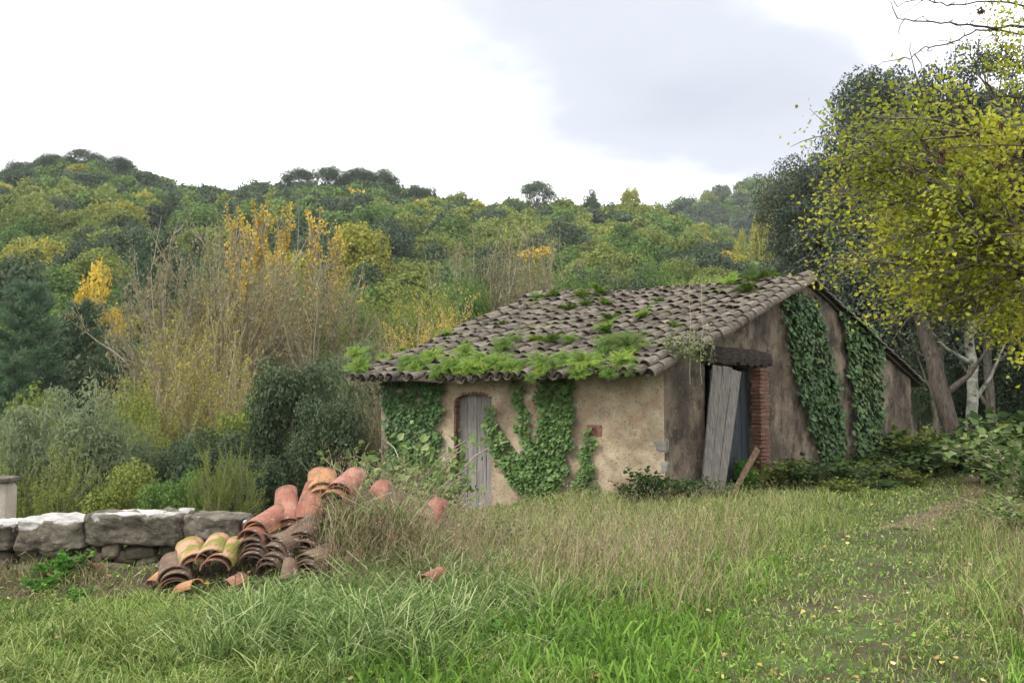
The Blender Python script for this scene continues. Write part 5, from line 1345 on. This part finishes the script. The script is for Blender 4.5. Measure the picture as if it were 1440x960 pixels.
W_ = [('bramble', 520, 745, 70, 'bramble rising behind the tallest tile stack', 9.6), ('bramble', 552, 750, 200, 'tall bramble spreading in front of the dark ivy corner', 13.2, .8), ('bramble', 588, 755, 190, 'tall bramble left of the front door', 13.6, .8), ('bramble', 618, 765, 130, 'bramble leaning towards the front door', 12.4, .8), ('bramble', 570, 765, 150, 'leafy bramble right behind the tile heap', 11.0, .9), ('bramble', 532, 765, 130, 'pale bramble just right of the highest tile stack', 10.4, .8), ('bramble', 490, 760, 40, 'low bramble between two tile stacks', 8.6),
      ('bramble', 655, 775, 70, 'bramble in front of the grey plank door', 10.5), ('bramble', 700, 790, 70, 'bramble with dry stems under the Y shaped ivy', 10.2), ('bramble', 735, 800, 50, 'leafy bramble among the dry grass, left', 9.2), ('bramble', 660, 830, 60, 'low bramble at the edge of the long grass', 7.9),
      ('dark', 918, 712, 68, 'dense green bush at the foot of the front wall corner', 15.0, 1.0), ('bright', 912, 712, 40, 'brighter leafed weed growing through the dense corner bush', 14.9, .8), ('dark', 896, 725, 42, 'dark leafy weed left of the dense corner bush', 15.0, 1.0),
      ('bramble', 350, 720, 45, 'trailing bramble over the last capstone', 8.9, 1.4), ('bramble', 320, 735, 40, 'pale bramble left of the tilted tiles', 8.9, 1.2), ('bright', 380, 715, 40, 'green weed behind the steep tiles', 9.1), ('bright', 68, 800, 36, 'small bright weed on the rubble of the wall, upper', 8.35), ('bright', 62, 822, 40, 'bright weed lower on the rubble of the wall', 8.0),
      ('bright', 95, 790, 50, 'slim green weed against the long capstone', 8.4), ('bright', 110, 845, 36, 'broad leafed weed at the wall foot, left', 7.7), ('bright', 155, 862, 40, 'spiky green rosette in the left lawn', 7.0), ('bright', 880, 850, 46, 'leafy green weed at the edge of the dry grass'), ('bright', 985, 808, 40, 'green weed standing alone right of the dry grass'), ('bright', 720, 905, 50, 'lush weed in the bottom centre grass'), ('bright', 500, 880, 40, 'broad leafed weed in the tussock grass'),
      ('yellow', 1068, 702, 60, 'yellow green shrub growing below the brick jamb', 17.6, 1.0), ('yellow', 1090, 700, 40, 'yellow leafed weed right of the doorway shrub', 18.2, 1.3), ('dark', 1120, 705, 45, 'dark bramble under the long ivy band', 18.4, 1.5), ('yellow', 1150, 700, 42, 'yellow green weed under the thin ivy band', 18.6, 1.6), ('dark', 1185, 700, 40, 'dark bramble between two ivy bands', 19.0, 1.8),
      ('yellow', 1215, 692, 40, 'yellow green weed under the thick ivy band', 19.6, 1.8), ('dark', 1250, 690, 46, 'dark green weed near the far gable corner', 20.5, 1.8), ('yellow', 1275, 685, 60, 'yellowing shrub at the far gable corner', 21.5, 1.4), ('dark', 1300, 680, 60, 'dark shrub right of the far gable corner', 21.5, 1.4), ('yellow', 1320, 680, 90, 'pale leafed shrub in front of the leaning trunk', 21.2, .9), ('dark', 1340, 676, 60, 'dark weed by the leaning trunk', 22.5, 1.3),
      ('yellow', 1180, 712, 26, 'low yellow weed at the grass edge below the gable', 17.2, 2.0), ('dark', 1235, 705, 26, 'low dark weed at the grass edge below the gable', 18.0, 2.0), ('yellow', 1290, 700, 28, 'low yellow weed beside the track bend', 19.0, 2.0), ('dark', 1405, 690, 60, 'dark green bush right of the track end', 19.5, 1.5), ('bramble', 1425, 700, 110, 'tall bramble on the right bank of the track', 17, 1.3), ('bramble', 1455, 720, 130, 'tall bramble at the right edge', 14.5, 1.2),
      ('dark', 1445, 690, 90, 'dark shrub on the right bank', 18.5, 1.4), ('yellow', 1395, 660, 60, 'yellow dotted shrub right of the pale trunk', 23, 1.5), ('dark', 1420, 665, 90, 'dark shrub deeper on the right bank', 24, 1.5), ('bramble', 1440, 780, 70, 'dry bramble at the right edge of the lawn', 11.5, 1.4), ('bramble', 1015, 705, 40, 'thin bramble at the foot of the leaning door leaf', 16.0, 1.2), ('dark', 960, 712, 40, 'dark weed between the corner and the leaning door leaf', 15.7, 1.3), ('bright', 1048, 690, 60, 'green plant growing inside the gable doorway', 17.35, .6)]
for w_ in W_:
    kd, px, pb, hpx, lb = w_[:5]; Y = w_[5] if len(w_) > 5 else None; sp = w_[6] if len(w_) > 6 else 1.0
    weed(kd, px, pb, hpx, lb, Y, sp)
# creeper trailing over the verge above the gable door
T, Cn = Acc(), Acc()
o_ = at(965, 480, 15.9)
for q in range(9):
    a = at(930 + q * 8, 478 - q * 1.5, 15.9) ; b_ = at(945 + q * 7 + rng.normal() * 8, 500 + rng.random() * 25, 15.75)
    pts = [a, (a + b_) / 2 + np.array([.05, -.15, .08]), b_]; tube(T, np.array(pts) - o_, .004, 4, 0)
    k = 34; u = rng.random((k, 1)); P = a * (1 - u) + b_ * u + rng.normal(size=(k, 3)) * .06 + np.array([0, -.08, .03]); leaves(Cn, P - o_, rng.normal(size=(k, 3)) + np.array([0, -.4, .6]), .06, .04, rng.random(k), 0, hexa=True)
for px in (970, 987):
    pts = np.array([at(px + rng.normal(), y_, 15.75) for y_ in np.linspace(395, 540, 10)]); tube(T, pts - o_, .004, 4, 0, .9)
t = thing('creeper', 'straggling green creeper spilling over the tile verge above the gable doorway', 'plant', o_)
obj('stem', T.mesh('stem', MT['twig']), t); obj('foliage', Cn.mesh('foliage', m_br), t)

# ------------------------------------------------------------------ thin autumn haze
A_ = Acc()
box(A_, (0, 0, 0), 8600, 8600, 1)
hz = A_.mesh('haze', bpy.data.materials.new('haze'))
for v_ in hz.vertices: v_.co.z = 170.0 if v_.co.z > 0 else -150.0
hm = hz.materials[0]; hm.use_nodes = True; ht_ = hm.node_tree; ht_.nodes.clear()
pv = N(ht_, 'ShaderNodeVolumePrincipled'); pv.inputs['Color'].default_value = (.86, .9, .96, 1); pv.inputs['Density'].default_value = .00026; pv.inputs['Anisotropy'].default_value = .3
ho = N(ht_, 'ShaderNodeOutputMaterial'); ht_.links.new(pv.outputs[0], ho.inputs['Volume'])
obj('haze', hz, kind='stuff')
